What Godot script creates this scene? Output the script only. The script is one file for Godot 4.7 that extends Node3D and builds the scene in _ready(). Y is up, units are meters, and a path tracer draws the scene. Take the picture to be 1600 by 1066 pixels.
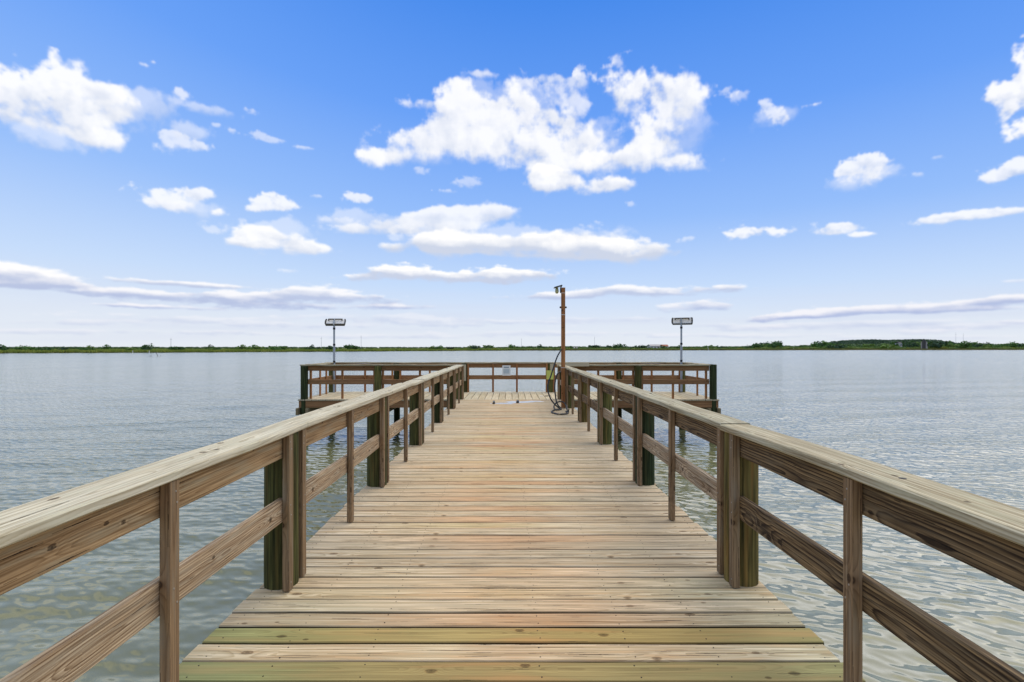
extends Node3D

const DECK_ABOVE_WATER := 1.2
var rng := RandomNumberGenerator.new()
var sky_data: PackedFloat32Array
var sky_noise: Array[PackedFloat32Array] = []
const SKY_W := 4096
const SKY_H := 2048
var M := {}          # materials by name
var mesh_cache := {}

# ------------------------------------------------------------------ small helpers
class Shape:
	var v := PackedVector3Array()
	var n := PackedVector3Array()
	var uv := PackedVector2Array()
	var c := PackedColorArray()
	var i := PackedInt32Array()
	func vert(p: Vector3, nn: Vector3, t := Vector2.ZERO, col := Color.WHITE) -> int:
		v.append(p); n.append(nn); uv.append(t); c.append(col)
		return v.size() - 1
	func tri(a: int, b: int, d: int, outward: Vector3) -> void:
		if (v[b] - v[a]).cross(v[d] - v[a]).dot(outward) > 0.0:
			i.append_array(PackedInt32Array([a, d, b]))
		else:
			i.append_array(PackedInt32Array([a, b, d]))
	func quad(p: Array, nn: Vector3, t: Array, cols: Array) -> void:
		var k := v.size()
		for q in 4:
			vert(p[q], nn, t[q], cols[q])
		tri(k, k + 1, k + 2, nn)
		tri(k, k + 2, k + 3, nn)
	func box(lo: Vector3, hi: Vector3, col := Color.WHITE) -> void:
		for ax in 3:
			for s in [-1.0, 1.0]:
				var nn := Vector3.ZERO
				nn[ax] = s
				var b := (ax + 1) % 3
				var d := (ax + 2) % 3
				var p := []
				var t := []
				for q in [[0, 0], [1, 0], [1, 1], [0, 1]]:
					var w := Vector3.ZERO
					w[ax] = hi[ax] if s > 0 else lo[ax]
					w[b] = hi[b] if q[0] else lo[b]
					w[d] = hi[d] if q[1] else lo[d]
					p.append(w)
					t.append(Vector2(q[0], q[1]))
				quad(p, nn, t, [col, col, col, col])
	func tube(path: Array, r: float, sides := 8, col := Color.WHITE) -> void:
		var ref := Vector3(0.13, 0.2, 0.97).normalized()
		var first := v.size()
		var along := 0.0
		for k in path.size():
			var d: Vector3 = (path[mini(k + 1, path.size() - 1)] - path[maxi(k - 1, 0)]).normalized()
			if absf(d.dot(ref)) > 0.95:
				ref = Vector3(0.97, 0.13, 0.2).normalized()
			var a := d.cross(ref).normalized()
			var b := d.cross(a).normalized()
			ref = a.cross(d).normalized() if false else ref
			if k > 0:
				along += path[k].distance_to(path[k - 1])
			for s in sides + 1:
				var w := TAU * s / sides
				var o := a * cos(w) + b * sin(w)
				vert(path[k] + o * r, o, Vector2(float(s) / sides, along), col)
		for k in path.size() - 1:
			for s in sides:
				var q := first + k * (sides + 1) + s
				var out := n[q] + n[q + 1]
				tri(q, q + 1, q + sides + 2, out)
				tri(q, q + sides + 2, q + sides + 1, out)
		for e in [0, path.size() - 1]:
			var dd: Vector3 = (path[0] - path[1]) if e == 0 else (path[e] - path[e - 1])
			var m := vert(path[e], dd.normalized(), Vector2.ZERO, col)
			for s in sides:
				var q2: int = first + e * (sides + 1) + s
				var x1 := vert(v[q2], dd.normalized(), Vector2.ZERO, col)
				var x2 := vert(v[q2 + 1], dd.normalized(), Vector2.ZERO, col)
				tri(m, x1, x2, dd)
	# rings: [[y, radius], ...] round the y axis
	func lathe(rings: Array, sides: int, col := Color.WHITE, wob := 0.0, cols := []) -> void:
		var first := v.size()
		var y0: float = rings[0][0]
		for k in rings.size():
			var prev: Array = rings[maxi(k - 1, 0)]
			var nxt: Array = rings[mini(k + 1, rings.size() - 1)]
			var slope := atan2(prev[1] - nxt[1], nxt[0] - prev[0])
			for s in sides + 1:
				var w := TAU * s / sides
				var rr: float = rings[k][1] * (1.0 + wob * (sin(w * 2.0 + 0.7) + 0.6 * sin(w * 3.0 + rings[k][0] * 1.3)))
				vert(Vector3(cos(w) * rr, rings[k][0], sin(w) * rr), Vector3(cos(w) * cos(slope), sin(slope), sin(w) * cos(slope)), Vector2(float(s) / sides, rings[k][0] - y0), cols[k] if cols.size() else col)
		for k in rings.size() - 1:
			for s in sides:
				var q := first + k * (sides + 1) + s
				var out := n[q] + n[q + 1] + n[q + sides + 1]
				tri(q, q + 1, q + sides + 2, out)
				tri(q, q + sides + 2, q + sides + 1, out)
		for e in [0, rings.size() - 1]:
			if rings[e][1] < 0.0005:
				continue
			var up := Vector3.DOWN if e == 0 else Vector3.UP
			var cc: Color = cols[e] if cols.size() else col
			var m := vert(Vector3(0, rings[e][0], 0), up, Vector2(0.5, 0.5), cc)
			for s in sides:
				var q3: int = first + e * (sides + 1) + s
				var x1 := vert(v[q3], up, Vector2(0.5, 0.5) + Vector2(v[q3].x, v[q3].z), cc)
				var x2 := vert(v[q3 + 1], up, Vector2(0.5, 0.5) + Vector2(v[q3 + 1].x, v[q3 + 1].z), cc)
				tri(m, x1, x2, up)
	func moved(from: int, t: Transform3D) -> void:
		for k in range(from, v.size()):
			v[k] = t * v[k]
			n[k] = (t.basis * n[k]).normalized()
	func mesh() -> ArrayMesh:
		var a := []
		a.resize(Mesh.ARRAY_MAX)
		a[Mesh.ARRAY_VERTEX] = v
		a[Mesh.ARRAY_NORMAL] = n
		a[Mesh.ARRAY_TEX_UV] = uv
		a[Mesh.ARRAY_COLOR] = c
		a[Mesh.ARRAY_INDEX] = i
		var m := ArrayMesh.new()
		m.add_surface_from_arrays(Mesh.PRIMITIVE_TRIANGLES, a)
		return m

func part(parent: Node, called: String, m: Mesh, mat: Material, t := Transform3D.IDENTITY) -> MeshInstance3D:
	var o := MeshInstance3D.new()
	o.name = called
	o.mesh = m
	o.material_override = mat
	o.transform = t
	o.cast_shadow = GeometryInstance3D.SHADOW_CASTING_SETTING_ON
	parent.add_child(o, true)
	return o

func tag(o: Node, label: String, category := "", group := "") -> Node:
	o.set_meta("label", label)
	if category: o.set_meta("category", category)
	if group: o.set_meta("group", group)
	return o

func thing(called: String, label: String, category: String, at := Vector3.ZERO, group := "") -> Node3D:
	var o := Node3D.new()
	o.name = called
	o.position = at
	add_child(o, true)
	tag(o, label, category, group)
	return o

func kind(o: Node, k: String) -> Node:
	o.set_meta("kind", k)
	return o

func lin(r: float, g: float, b: float) -> Color:      # sRGB 0..255 -> linear colour for vertex colours
	return Color(r / 255.0, g / 255.0, b / 255.0).srgb_to_linear()

func flat_mat(called: String, col: Color, rough := 0.8, metal := 0.0, vc := false) -> StandardMaterial3D:
	var m := StandardMaterial3D.new()
	m.resource_name = called
	m.albedo_color = col
	m.roughness = rough
	m.metallic = metal
	m.vertex_color_use_as_albedo = vc
	M[called] = m
	return m

# ------------------------------------------------------------------ wood
# A sawn board: growth rings of a log cut by the board's face, bent round knots, with fibres, checks and blotches.
func wood_image(job: Dictionary) -> void:
	var w: int = job.w
	var h: int = job.h
	var L: float = job.L
	var W: float = job.W
	var r := RandomNumberGenerator.new()
	r.seed = job.seed
	var no := FastNoiseLite.new()
	no.seed = job.seed
	no.noise_type = FastNoiseLite.TYPE_SIMPLEX_SMOOTH
	no.fractal_octaves = 3
	no.frequency = 1.0
	var n1 := PackedFloat32Array()
	var n2 := PackedFloat32Array()
	for x in w:
		var u := L * x / w
		n1.append(no.get_noise_2d(u * 1.3, 3.0) * 0.010)
		n2.append(no.get_noise_2d(u * 1.6, 40.0) * job.wave)
	var fi := FastNoiseLite.new()
	fi.seed = job.seed + 7
	fi.frequency = job.fibf
	fi.fractal_octaves = 4
	var fib := fi.get_image(int(w / float(job.stretch)), h)
	fib.resize(w, h, Image.INTERPOLATE_BILINEAR)
	fib.convert(Image.FORMAT_L8)
	var fb := fib.get_data()
	fi.frequency = job.blotf
	fi.fractal_octaves = 4
	fi.seed = job.seed + 19
	var bl := fi.get_image(int(w / 8.0), int(h / 2.0))
	bl.resize(w, h, Image.INTERPOLATE_BILINEAR)
	bl.convert(Image.FORMAT_L8)
	var bb := bl.get_data()
	var knots := []
	for k in int(job.knots):
		knots.append([r.randf_range(0.03, 0.97) * L, r.randf_range(-0.42, 0.42) * W, r.randf_range(0.008, 0.019), r.randf()])
	var cracks := []
	for k in int(job.cracks):
		var u0 := r.randf() * L
		cracks.append([u0, u0 + r.randf_range(0.06, 0.45), r.randf_range(-0.48, 0.48) * W, r.randf_range(0.0007, 0.0022)])
	var near := PackedByteArray()
	near.resize(w)
	for k in knots:
		for x in range(maxi(0, int((k[0] - 0.146) / L * w)), mini(w, int((k[0] + 0.146) / L * w) + 1)):
			near[x] = 1
	var v0 := r.randf_range(-0.3, 0.3) * W
	var w0 := r.randf_range(0.015, 0.05)
	var tilt := r.randf_range(0.5, 1.0) * (1.0 if r.randf() < 0.5 else -1.0) * float(job.tilt)
	var tv := r.randf_range(-0.006, 0.006)
	var sp: float = job.spacing
	var A: Color = job.light
	var B: Color = job.dark
	var C: Color = job.blotch
	var ring_k: float = job.ring
	var fib_k: float = job.fibre
	var blo_k: float = job.blot
	var swirl: float = job.swirl
	var knot_k: float = job.knot
	var out := PackedByteArray()
	out.resize(w * h * 3)
	var o := 0
	for y in h:
		var v := (float(y) / h - 0.5) * W
		var mine := []
		for ck in cracks:
			if absf(ck[2] - v) < 0.006: mine.append(ck)
		for x in w:
			var u := L * x / w
			var f := fb[y * w + x] / 255.0 - 0.5
			var dr := 0.0
			var kn := 0.0
			if near[x] == 1:
				for k in knots:
					var du: float = (u - k[0]) * 0.62
					if du < -0.09 or du > 0.09: continue
					var rho: float = k[2]
					var dv: float = v - k[1]
					var q := sqrt(du * du + dv * dv) / rho
					if q < 1.0:
						kn = maxf(kn, smoothstep(1.15, 0.45, q + f * 0.8) * (0.72 + 0.18 * sin(q * 11.0 + f * 6.0)))
					dr += rho * swirl * exp(-q * 0.45)
			var a := v - v0 - tv * u + n1[x]
			var b := w0 + tilt * (u - L * 0.5) + n2[x]
			var rr := sqrt(a * a + b * b) + dr
			var g := rr / sp + f * 0.22
			g -= floorf(g)
			var ring := g * g * g
			if g > 0.9: ring *= (1.0 - g) * 10.0
			var d := clampf(ring * ring_k + 0.32 - f * fib_k, 0.0, 1.0)
			var bz := clampf((bb[y * w + x] / 255.0 - 0.5) * 2.4, -1.0, 1.0) * blo_k
			var cr := A.r + (B.r - A.r) * d
			var cg := A.g + (B.g - A.g) * d
			var cb := A.b + (B.b - A.b) * d
			if bz > 0.0:
				cr += (C.r - cr) * bz
				cg += (C.g - cg) * bz
				cb += (C.b - cb) * bz
			else:
				var s := 1.0 - bz * 0.16
				cr *= s
				cg *= s
				cb *= s
			if kn > 0.0:
				var kd := 1.0 - knot_k * kn
				cr *= kd
				cg *= kd * 0.96
				cb *= kd * 0.92
			for ck in mine:
				if u > ck[0] and u < ck[1] and absf(v - ck[2] - n1[x] * 0.35) < ck[3] * (1.0 - absf((u - ck[0]) / (ck[1] - ck[0]) * 2.0 - 1.0)):
					cr *= 0.34
					cg *= 0.32
					cb *= 0.30
			out[o] = clampi(int(cr * 255.0), 0, 255)
			out[o + 1] = clampi(int(cg * 255.0), 0, 255)
			out[o + 2] = clampi(int(cb * 255.0), 0, 255)
			o += 3
	job.image = Image.create_from_data(w, h, false, Image.FORMAT_RGB8, out)

func c8(r: float, g: float, b: float) -> Color:
	return Color(r / 255.0, g / 255.0, b / 255.0)

func wood_job(called: String, sd: int, w: int, h: int, L: float, W: float, A: Color, B: Color, C: Color, more := {}) -> Dictionary:
	var j := {"called": called, "seed": sd, "w": w, "h": h, "L": L, "W": W, "light": A, "dark": B, "blotch": C, "wave": 0.006, "knots": 4, "cracks": 5, "tilt": 0.018, "spacing": 0.0075, "ring": 0.7, "fibre": 0.9, "blot": 0.35, "bump": 0.09, "fibf": 0.06, "blotf": 0.05, "knot": 0.6, "stretch": 32.0, "swirl": 1.9, "rough": 0.82}
	j.merge(more, true)
	return j

func wood_material(j: Dictionary) -> void:
	var m := StandardMaterial3D.new()
	m.resource_name = j.called
	var t := ImageTexture.create_from_image(j.image)
	m.albedo_texture = t
	m.vertex_color_use_as_albedo = true
	m.roughness = j.rough
	m.metallic_specular = 0.3
	m.heightmap_enabled = true
	m.heightmap_texture = t
	m.heightmap_scale = j.bump
	M[j.called] = m

# A board along +x of its own axes, W wide in y, T thick in z, chamfered; tints: colour per station along the length
func board_mesh(L: float, W: float, T: float, tints: Array, tex_l: float, u0: float, flip: bool, ch := 0.003, wob := 0.0, sd := 0, grime_shade := 1.0) -> ArrayMesh:
	var s := Shape.new()
	var y := W * 0.5
	var z := T * 0.5
	var prof := [Vector2(-y + ch, -z), Vector2(y - ch, -z), Vector2(y, -z + ch), Vector2(y, z - ch), Vector2(y - ch, z), Vector2(-y + ch, z), Vector2(-y, z - ch), Vector2(-y, -z + ch)]
	var k := tints.size() - 1
	var wn := FastNoiseLite.new()
	wn.seed = sd
	wn.frequency = 0.9
	for st in k:
		var x0 := L * st / k
		var x1 := L * (st + 1) / k
		var e0 := Vector2(wn.get_noise_1d(x0 * 3.0), wn.get_noise_1d(x0 * 3.0 + 77.0)) * wob
		var e1 := Vector2(wn.get_noise_1d(x1 * 3.0), wn.get_noise_1d(x1 * 3.0 + 77.0)) * wob
		for q in 8:
			var a: Vector2 = prof[q]
			var b: Vector2 = prof[(q + 1) % 8]
			var e := b - a
			var nn := Vector3(0, e.y, -e.x).normalized()
			var va := a.x / W + 0.5
			var vb := b.x / W + 0.5
			if q == 2 or q == 6:
				va = (0.93 if q == 2 else 0.07) + a.y / W * 0.6
				vb = (0.93 if q == 2 else 0.07) + b.y / W * 0.6
			var ua := u0 + x0 / tex_l
			var ub := u0 + x1 / tex_l
			if flip != (q <= 1 or q == 7):
				ua = 1.0 - ua
				ub = 1.0 - ub
			var shade_k := grime_shade if q == 2 or q == 6 else lerpf(1.0, grime_shade, 0.3) if q % 2 == 1 else 1.0  # gap shade and dirt painted into the side faces, fainter on chamfers
			var t0: Color = tints[st] * shade_k
			var t1: Color = tints[st + 1] * shade_k
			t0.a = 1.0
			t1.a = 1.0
			var sa := signf(a.x)
			var sb := signf(b.x)
			s.quad([Vector3(x0, a.x + e0.x * (1.0 if sa > 0 else 0.6), a.y + e0.y), Vector3(x1, a.x + e1.x * (1.0 if sa > 0 else 0.6), a.y + e1.y), Vector3(x1, b.x + e1.x * (1.0 if sb > 0 else 0.6), b.y + e1.y), Vector3(x0, b.x + e0.x * (1.0 if sb > 0 else 0.6), b.y + e0.y)], nn,
				[Vector2(ua, va), Vector2(ub, va), Vector2(ub, vb), Vector2(ua, vb)], [t0, t1, t1, t0])
	for e in [0, 1]:
		var nn2 := Vector3(-1.0 if e == 0 else 1.0, 0, 0)
		var xx := 0.0 if e == 0 else L
		var ee := Vector2(wn.get_noise_1d(xx * 3.0), wn.get_noise_1d(xx * 3.0 + 77.0)) * wob
		var f := s.v.size()
		var dk: Color = tints[0 if e == 0 else k]
		dk = Color(dk.r * 0.8, dk.g * 0.78, dk.b * 0.76)
		for q in 8:
			var pa: Vector2 = prof[q]
			s.vert(Vector3(xx, pa.x + ee.x * (1.0 if pa.x > 0 else 0.6), pa.y + ee.y), nn2, Vector2(0.3 + pa.y * 0.4, pa.x / W + 0.5), dk)
		for q in range(1, 7):
			s.tri(f, f + q, f + q + 1, nn2)
	return s.mesh()

# a board between two points of its centre line; wide: the direction of its width
func board(parent: Node, called: String, a: Vector3, b: Vector3, wide: Vector3, W: float, T: float, mat: String, opt := {}) -> MeshInstance3D:
	var L := a.distance_to(b)
	var x := (b - a) / L
	var yy := (wide - x * wide.dot(x)).normalized()
	var zz := x.cross(yy)
	var sd: int = opt.get("seed", rng.randi_range(0, 100000))
	var tints: Array = opt.get("tints", [])
	if tints.is_empty():
		var t: Color = opt.get("tint", Color.WHITE)
		var q := RandomNumberGenerator.new()
		q.seed = sd
		var base := q.randf_range(0.86, 1.1)
		var warm := q.randf_range(-0.04, 0.04)
		for st in int(opt.get("segs", 3)) + 1:
			var f := base * q.randf_range(0.95, 1.05)
			tints.append(Color(t.r * f * (1.0 + warm), t.g * f, t.b * f * (1.0 - warm)))
	var tex_l: float = opt.get("tex_l", 5.0)
	var u0: float = opt.get("u0", -1.0)
	if u0 < 0.0:
		u0 = absf(sin(sd * 12.9898)) * maxf(0.0, 1.0 - L / tex_l)
	var m: ArrayMesh
	var key := "%.3f %.3f %.3f %d" % [L, W, T, sd % int(opt.get("variants", 100000))]
	if opt.has("variants") and mesh_cache.has(key):
		m = mesh_cache[key]
	else:
		m = board_mesh(L, W, T, tints, tex_l, u0, opt.get("flip", sd % 2 == 1), opt.get("chamfer", 0.003), opt.get("wob", 0.0), sd, opt.get("grime_shade", 1.0))
		if opt.has("variants"): mesh_cache[key] = m
	return part(parent, called, m, M[mat], Transform3D(Basis(x, yy, zz), a))

func _ready() -> void:
	rng.seed = 20240
	# camera: a level lens, shifted
	var cam := Camera3D.new()
	cam.name = "camera"
	add_child(cam)
	cam.position = Vector3(0, 1.445, 0)
	cam.near = 0.05
	cam.set_frustum(0.05 * 1066.0 / 861.0, Vector2(0.05 * 3.0 / 861.0, 0.05 * 10.0 / 861.0), 0.05, 6000.0)
	cam.current = true
	# sky
	var env := Environment.new()
	var pano := PanoramaSkyMaterial.new()
	pano.panorama = make_sky()
	pano.energy_multiplier = 0.80
	var sky := Sky.new()
	sky.sky_material = pano
	env.background_mode = Environment.BG_SKY
	env.sky = sky
	env.tonemap_mode = Environment.TONE_MAPPER_LINEAR
	env.tonemap_exposure = 1.25
	env.sdfgi_enabled = true
	env.ssao_enabled = true
	env.ssil_enabled = true
	var we := WorldEnvironment.new()
	we.name = "world"
	we.environment = env
	add_child(we)
	# sun, veiled, ahead and to the right
	var sun := DirectionalLight3D.new()
	sun.name = "sun"
	sun.light_energy = 0.6
	sun.light_color = Color(1.0, 0.96, 0.90)
	sun.light_angular_distance = 66.0
	sun.shadow_enabled = true
	add_child(sun)
	var az := deg_to_rad(41.0)
	var el := deg_to_rad(51.0)
	sun.look_at_from_position(Vector3.ZERO, -Vector3(sin(az) * cos(el), sin(el), -cos(az) * cos(el)), Vector3.UP)

	make_water()
	make_shore()
	make_wood()
	make_decks()
	make_railings()
	make_details()

# ------------------------------------------------------------------ sky
var air: PackedVector3Array
func make_air() -> void:        # clear air, linear, by half degrees of elevation
	var stops := [0.0, 2.5, 6.0, 12.8, 22.0, 32.0, 60.0, 90.0]
	var cols := [Vector3(0.80, 0.84, 0.90), Vector3(0.74, 0.81, 0.92), Vector3(0.57, 0.725, 0.97), Vector3(0.305, 0.52, 0.97), Vector3(0.145, 0.36, 0.93), Vector3(0.068, 0.262, 0.84), Vector3(0.04, 0.17, 0.68), Vector3(0.035, 0.15, 0.62)]
	var k := 0
	for n in 182:
		var e := n * 0.5
		while k < 6 and e > stops[k + 1]: k += 1
		air.append(cols[k].lerp(cols[k + 1], clampf((e - stops[k]) / (stops[k + 1] - stops[k]), 0.0, 1.0)))

func noise_floats(sd: int, freq: float, w: int, h: int, oct: int, warp := 0.0) -> PackedFloat32Array:
	var n := FastNoiseLite.new()
	n.seed = sd
	n.noise_type = FastNoiseLite.TYPE_SIMPLEX_SMOOTH
	n.frequency = freq
	n.fractal_octaves = oct
	n.fractal_gain = 0.5
	if warp > 0.0:
		n.domain_warp_enabled = true
		n.domain_warp_amplitude = warp
		n.domain_warp_frequency = freq * 1.5
	var im := n.get_seamless_image(w, h, false, false, 0.1, false)
	im.convert(Image.FORMAT_RF)
	return im.get_data().to_float32_array()

const NS := 1024
func cloud(grey: float, dens: float, blobs: Array) -> void:
	var az0 := 400.0
	var az1 := -400.0
	var el0 := 400.0
	var el1 := -400.0
	for b in blobs:
		az0 = minf(az0, b[0] - b[2] * 2.2)
		az1 = maxf(az1, b[0] + b[2] * 2.2)
		el0 = minf(el0, b[1] - b[3] * 2.4)
		el1 = maxf(el1, b[1] + b[3] * 2.4)
	var px := SKY_W / 360.0
	var x0 := int((az0 + 180.0) * px)
	var x1 := int((az1 + 180.0) * px)
	var y0 := int((90.0 - el1) * px)
	var y1 := mini(int((90.0 - el0) * px), int(90.0 * px) - 2)
	var mid := 0.5 * (el0 + el1)
	var st := 0.40 + 0.55 * smoothstep(2.0, 20.0, mid)
	var sv := 1.0 + 0.5 * smoothstep(14.0, 3.0, mid)
	var ofs := int(az0 * 37.0 + el1 * 91.0) & 1023
	var big := 0.0
	for b in blobs: big = maxf(big, b[2])
	var fm := clampf(3.6 / big, 1.5 if mid < 8.0 else 0.75, 3.6)
	var nA := sky_noise[0]
	var nB := sky_noise[1]
	for y in range(y0, y1):
		var el := 90.0 - (y + 0.5) / px
		for x in range(x0, x1):
			var az := (x + 0.5) / px - 180.0
			var lx := (x - x0) * st * fm
			var ly := y * sv * fm
			var q1 := nA[((int(ly) + ofs) & 1023) * NS + ((int(lx) + ofs) & 1023)] - 0.5
			var q2 := nB[((int(ly * 1.5) + 311 + ofs) & 1023) * NS + (int(lx * 1.5) & 1023)] - 0.5
			var o1 := nA[((int(ly) - 7 + ofs) & 1023) * NS + ((int(lx) + 6 + ofs) & 1023)] - 0.5
			var o2 := nB[((int(ly * 1.5) - 4 + 311 + ofs) & 1023) * NS + ((int(lx * 1.5) + 3) & 1023)] - 0.5
			var wx := q1 * 2.6
			var wy := (nA[((int(ly * 0.6) + 500) & 1023) * NS + (int(lx * 0.6) & 1023)] - 0.5) * 2.6
			var d := 0.0
			var up := 0.0
			var sum := 0.0
			for b in blobs:
				var dx: float = (az - b[0]) / b[2] + wx * 0.42
				var dy: float = (el - b[1]) / b[3] + wy * 0.48
				if dy < 0.0 : dy *= 1.0 + 0.35 * grey
				var r := dx * dx + dy * dy
				if r < 2.6:
					var f := (1.0 - r / 2.6)
					f *= f
					d += f
					sum += f
					up += f * dy
			if sum <= 0.0: continue
			up /= sum
			var t := minf(d, 1.15) * 1.4 - 0.44 + q1 * 2.2 + q2 * 1.2
			var wid := lerpf(1.35, 0.75, smoothstep(-0.5, 0.5, up))
			var a := smoothstep(0.0, wid, t) * dens
			if a <= 0.003: continue
			a *= smoothstep(-0.2, 1.2, el)
			var lit := clampf(0.95 - grey * 0.66 + up * (0.25 + grey * 1.2) - grey * 0.2 * smoothstep(0.3, 1.0, t) + (q1 - o1) * 1.3 + (q2 - o2) * 0.25 + q1 * 0.8 + 0.12 * (1.0 - smoothstep(0.0, 0.5, t)), 0.0, 1.0)
			# hazier near the horizon
			var hz := smoothstep(9.0, 0.5, el)
			var sh := Vector3(0.62, 0.68, 0.82).lerp(Vector3(0.37, 0.45, 0.73), hz)
			var top := Vector3(1.06, 1.05, 1.04).lerp(Vector3(0.90, 0.89, 0.95), hz)
			var c := sh.lerp(top, lit)
			var o := (y * SKY_W + ((x + SKY_W / 2) & (SKY_W - 1))) * 3
			sky_data[o] += (c.x - sky_data[o]) * a
			sky_data[o + 1] += (c.y - sky_data[o + 1]) * a
			sky_data[o + 2] += (c.z - sky_data[o + 2]) * a

func make_sky() -> ImageTexture:
	var w := 896
	var h := 448
	make_air()
	var side := PackedFloat32Array()
	for x in w:
		var az := (x + 0.5) * 360.0 / w
		if az > 180.0: az -= 360.0
		side.append(2.0 * (1.0 - 0.24 * smoothstep(5.0, -50.0, az) * smoothstep(-175.0, -90.0, az)))
	var cov := noise_floats(11, 0.012, w, h, 6, 18.0)
	var fine := noise_floats(12, 0.05, w, h, 4)
	var d := PackedFloat32Array()
	d.resize(w * h * 3)
	var o := 0
	for y in h:
		var el := 90.0 - (y + 0.5) * 180.0 / h
		if el < 0.0:
			for x in w:
				d[o] = 0.74
				d[o + 1] = 0.79
				d[o + 2] = 0.87
				o += 3
			continue
		for x in w:
			var az := (x + 0.5) * 360.0 / w
			if az > 180.0: az -= 360.0
			var e2 := el * side[x]
			var c := air[int(e2)].lerp(air[int(e2) + 1], e2 - floorf(e2))
			if el > 0.5:
				# scattered cumulus everywhere that the photograph does not show
				var inside := smoothstep(56.0, 48.0, absf(az)) * smoothstep(37.0, 33.0, el)
				var yy := clampi(int(90.0 + (h * 0.5) * pow(el / 90.0, 0.62)), 0, h - 1)
				# one turn of noise folded so that it meets itself behind the camera
				var xx := int(absf(az - 3.0) * 0.5 * w / 180.0 + 300.0) % w
				var q := cov[yy * w + xx] - 0.5 + (fine[y * w + x] - 0.5) * 0.22
				# unseen cloud sheet overhead, added to soften the light and grey the water reflections
				q += 0.34 * smoothstep(34.0, 56.0, el) + 0.05
				var a := smoothstep(0.06, 0.20, q) * (1.0 - inside) * smoothstep(0.5, 3.0, el)
				var lit := clampf(1.0 - (q - 0.14) * 1.3, 0.42, 1.0)
				c = c.lerp(Vector3(0.64, 0.70, 0.82).lerp(Vector3(1.05, 1.04, 1.03), lit), a * 0.95)
				# thin lavender streaks low over the horizon
				var sk := fine[clampi(int(el * 22.0), 0, h - 1) * w + (x / 5)] - 0.5
				c = c.lerp(Vector3(0.66, 0.71, 0.87), clampf(sk * 1.3, 0.0, 0.5) * smoothstep(7.0, 3.0, el) * smoothstep(0.0, 1.0, el))
			d[o] = c.x
			d[o + 1] = c.y
			d[o + 2] = c.z
			o += 3
	var im := Image.create_from_data(w, h, false, Image.FORMAT_RGBF, d.to_byte_array())
	im.resize(SKY_W, SKY_H, Image.INTERPOLATE_BILINEAR)
	sky_data = im.get_data().to_float32_array()
	sky_noise = [noise_floats(5, 0.016, NS, NS, 6, 12.0), noise_floats(6, 0.045, NS, NS, 4)]
	cloud(0.22, 0.90, [[-12.9,18.4,2.53,0.94], [-10.3,20.0,3.86,1.62], [-6.4,21.9,4.60,2.39], [-1.1,22.6,5.32,2.72], [3.5,21.4,4.64,2.42], [-2.5,19.7,5.98,1.53], [6.8,19.6,3.94,1.76], [4.2,18.0,3.97,1.08]])
	cloud(0.25, 0.90, [[11.4,24.1,2.94,2.17], [15.8,24.2,2.47,1.81], [17.6,22.7,2.42,1.62], [15.1,20.8,2.98,1.80], [13.3,18.6,4.41,1.28], [17.9,17.3,2.41,0.87], [9.4,18.6,2.59,0.94]])
	cloud(0.10, 0.60, [[2.2,25.7,2.66,0.86], [5.5,25.0,2.37,1.20], [7.2,25.9,0.92,0.75], [7.1,23.5,1.44,1.00], [-3.1,26.3,2.26,0.43], [-9.0,23.4,3.25,0.66]])
	cloud(0.35, 0.90, [[3.5,16.5,2.92,0.86], [7.1,16.1,3.93,0.97], [11.0,16.1,2.18,0.84], [4.2,17.5,2.65,0.72]])
	cloud(0.30, 0.90, [[-41.7,18.8,2.97,2.23], [-39.0,19.5,3.22,1.84], [-35.8,19.8,2.40,1.43], [-40.6,17.5,3.46,1.10], [-36.9,17.9,2.55,1.16], [-36.3,16.7,1.73,0.69]])
	cloud(0.08, 0.60, [[-31.9,18.2,1.25,0.46], [-31.2,17.7,1.75,0.72], [-29.5,17.6,1.21,0.32], [-30.8,21.5,0.83,0.40], [-33.7,23.2,0.55,0.19], [-33.1,23.5,0.37,0.14]])
	cloud(0.05, 0.42, [[-24.5,19.2,1.43,0.32], [-23.1,19.0,1.01,0.22], [-20.5,18.7,0.93,0.17], [-25.3,21.3,0.76,0.31], [-26.9,19.3,0.53,0.32], [-28.0,19.6,0.42,0.21]])
	cloud(0.15, 0.80, [[-31.0,13.2,2.25,0.87], [-31.9,12.4,1.73,0.49], [-29.2,13.7,1.22,0.49], [-27.9,12.2,0.68,0.34]])
	cloud(0.15, 0.80, [[-23.4,13.8,1.91,0.81], [-22.5,13.3,1.59,0.58], [-24.5,12.9,1.21,0.35]])
	cloud(0.10, 0.70, [[-15.5,14.7,1.36,0.42], [-14.9,14.4,0.99,0.36]])
	cloud(0.30, 0.90, [[-24.5,10.6,1.65,0.94], [-22.8,10.0,3.39,1.01], [-25.3,9.7,1.96,0.53], [-19.6,9.6,2.13,0.61]])
	cloud(0.40, 0.80, [[-9.7,13.1,4.53,1.12], [-5.1,13.2,3.96,1.07], [-1.1,13.6,2.39,0.94], [-12.9,12.2,3.16,0.87], [-15.4,11.6,2.47,0.55], [-7.1,12.2,5.24,0.63]])
	cloud(0.95, 1.00, [[-2.5,10.4,7.31,1.29], [2.9,10.6,7.97,1.54], [10.1,9.8,5.81,1.27], [-7.1,10.4,3.93,0.89], [5.5,9.5,9.23,1.16], [-12.3,9.9,1.65,0.69]])
	cloud(1.00, 1.00, [[-11.6,7.3,4.47,0.77], [-5.1,7.3,7.26,0.85], [0.2,7.3,5.32,0.79], [-15.4,6.8,2.47,0.44]])
	cloud(0.80, 0.90, [[10.7,5.7,3.85,0.58], [17.0,5.6,5.48,0.57], [4.8,5.4,3.96,0.46], [6.8,5.2,3.28,0.39], [21.1,5.6,2.32,0.31]])
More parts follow.
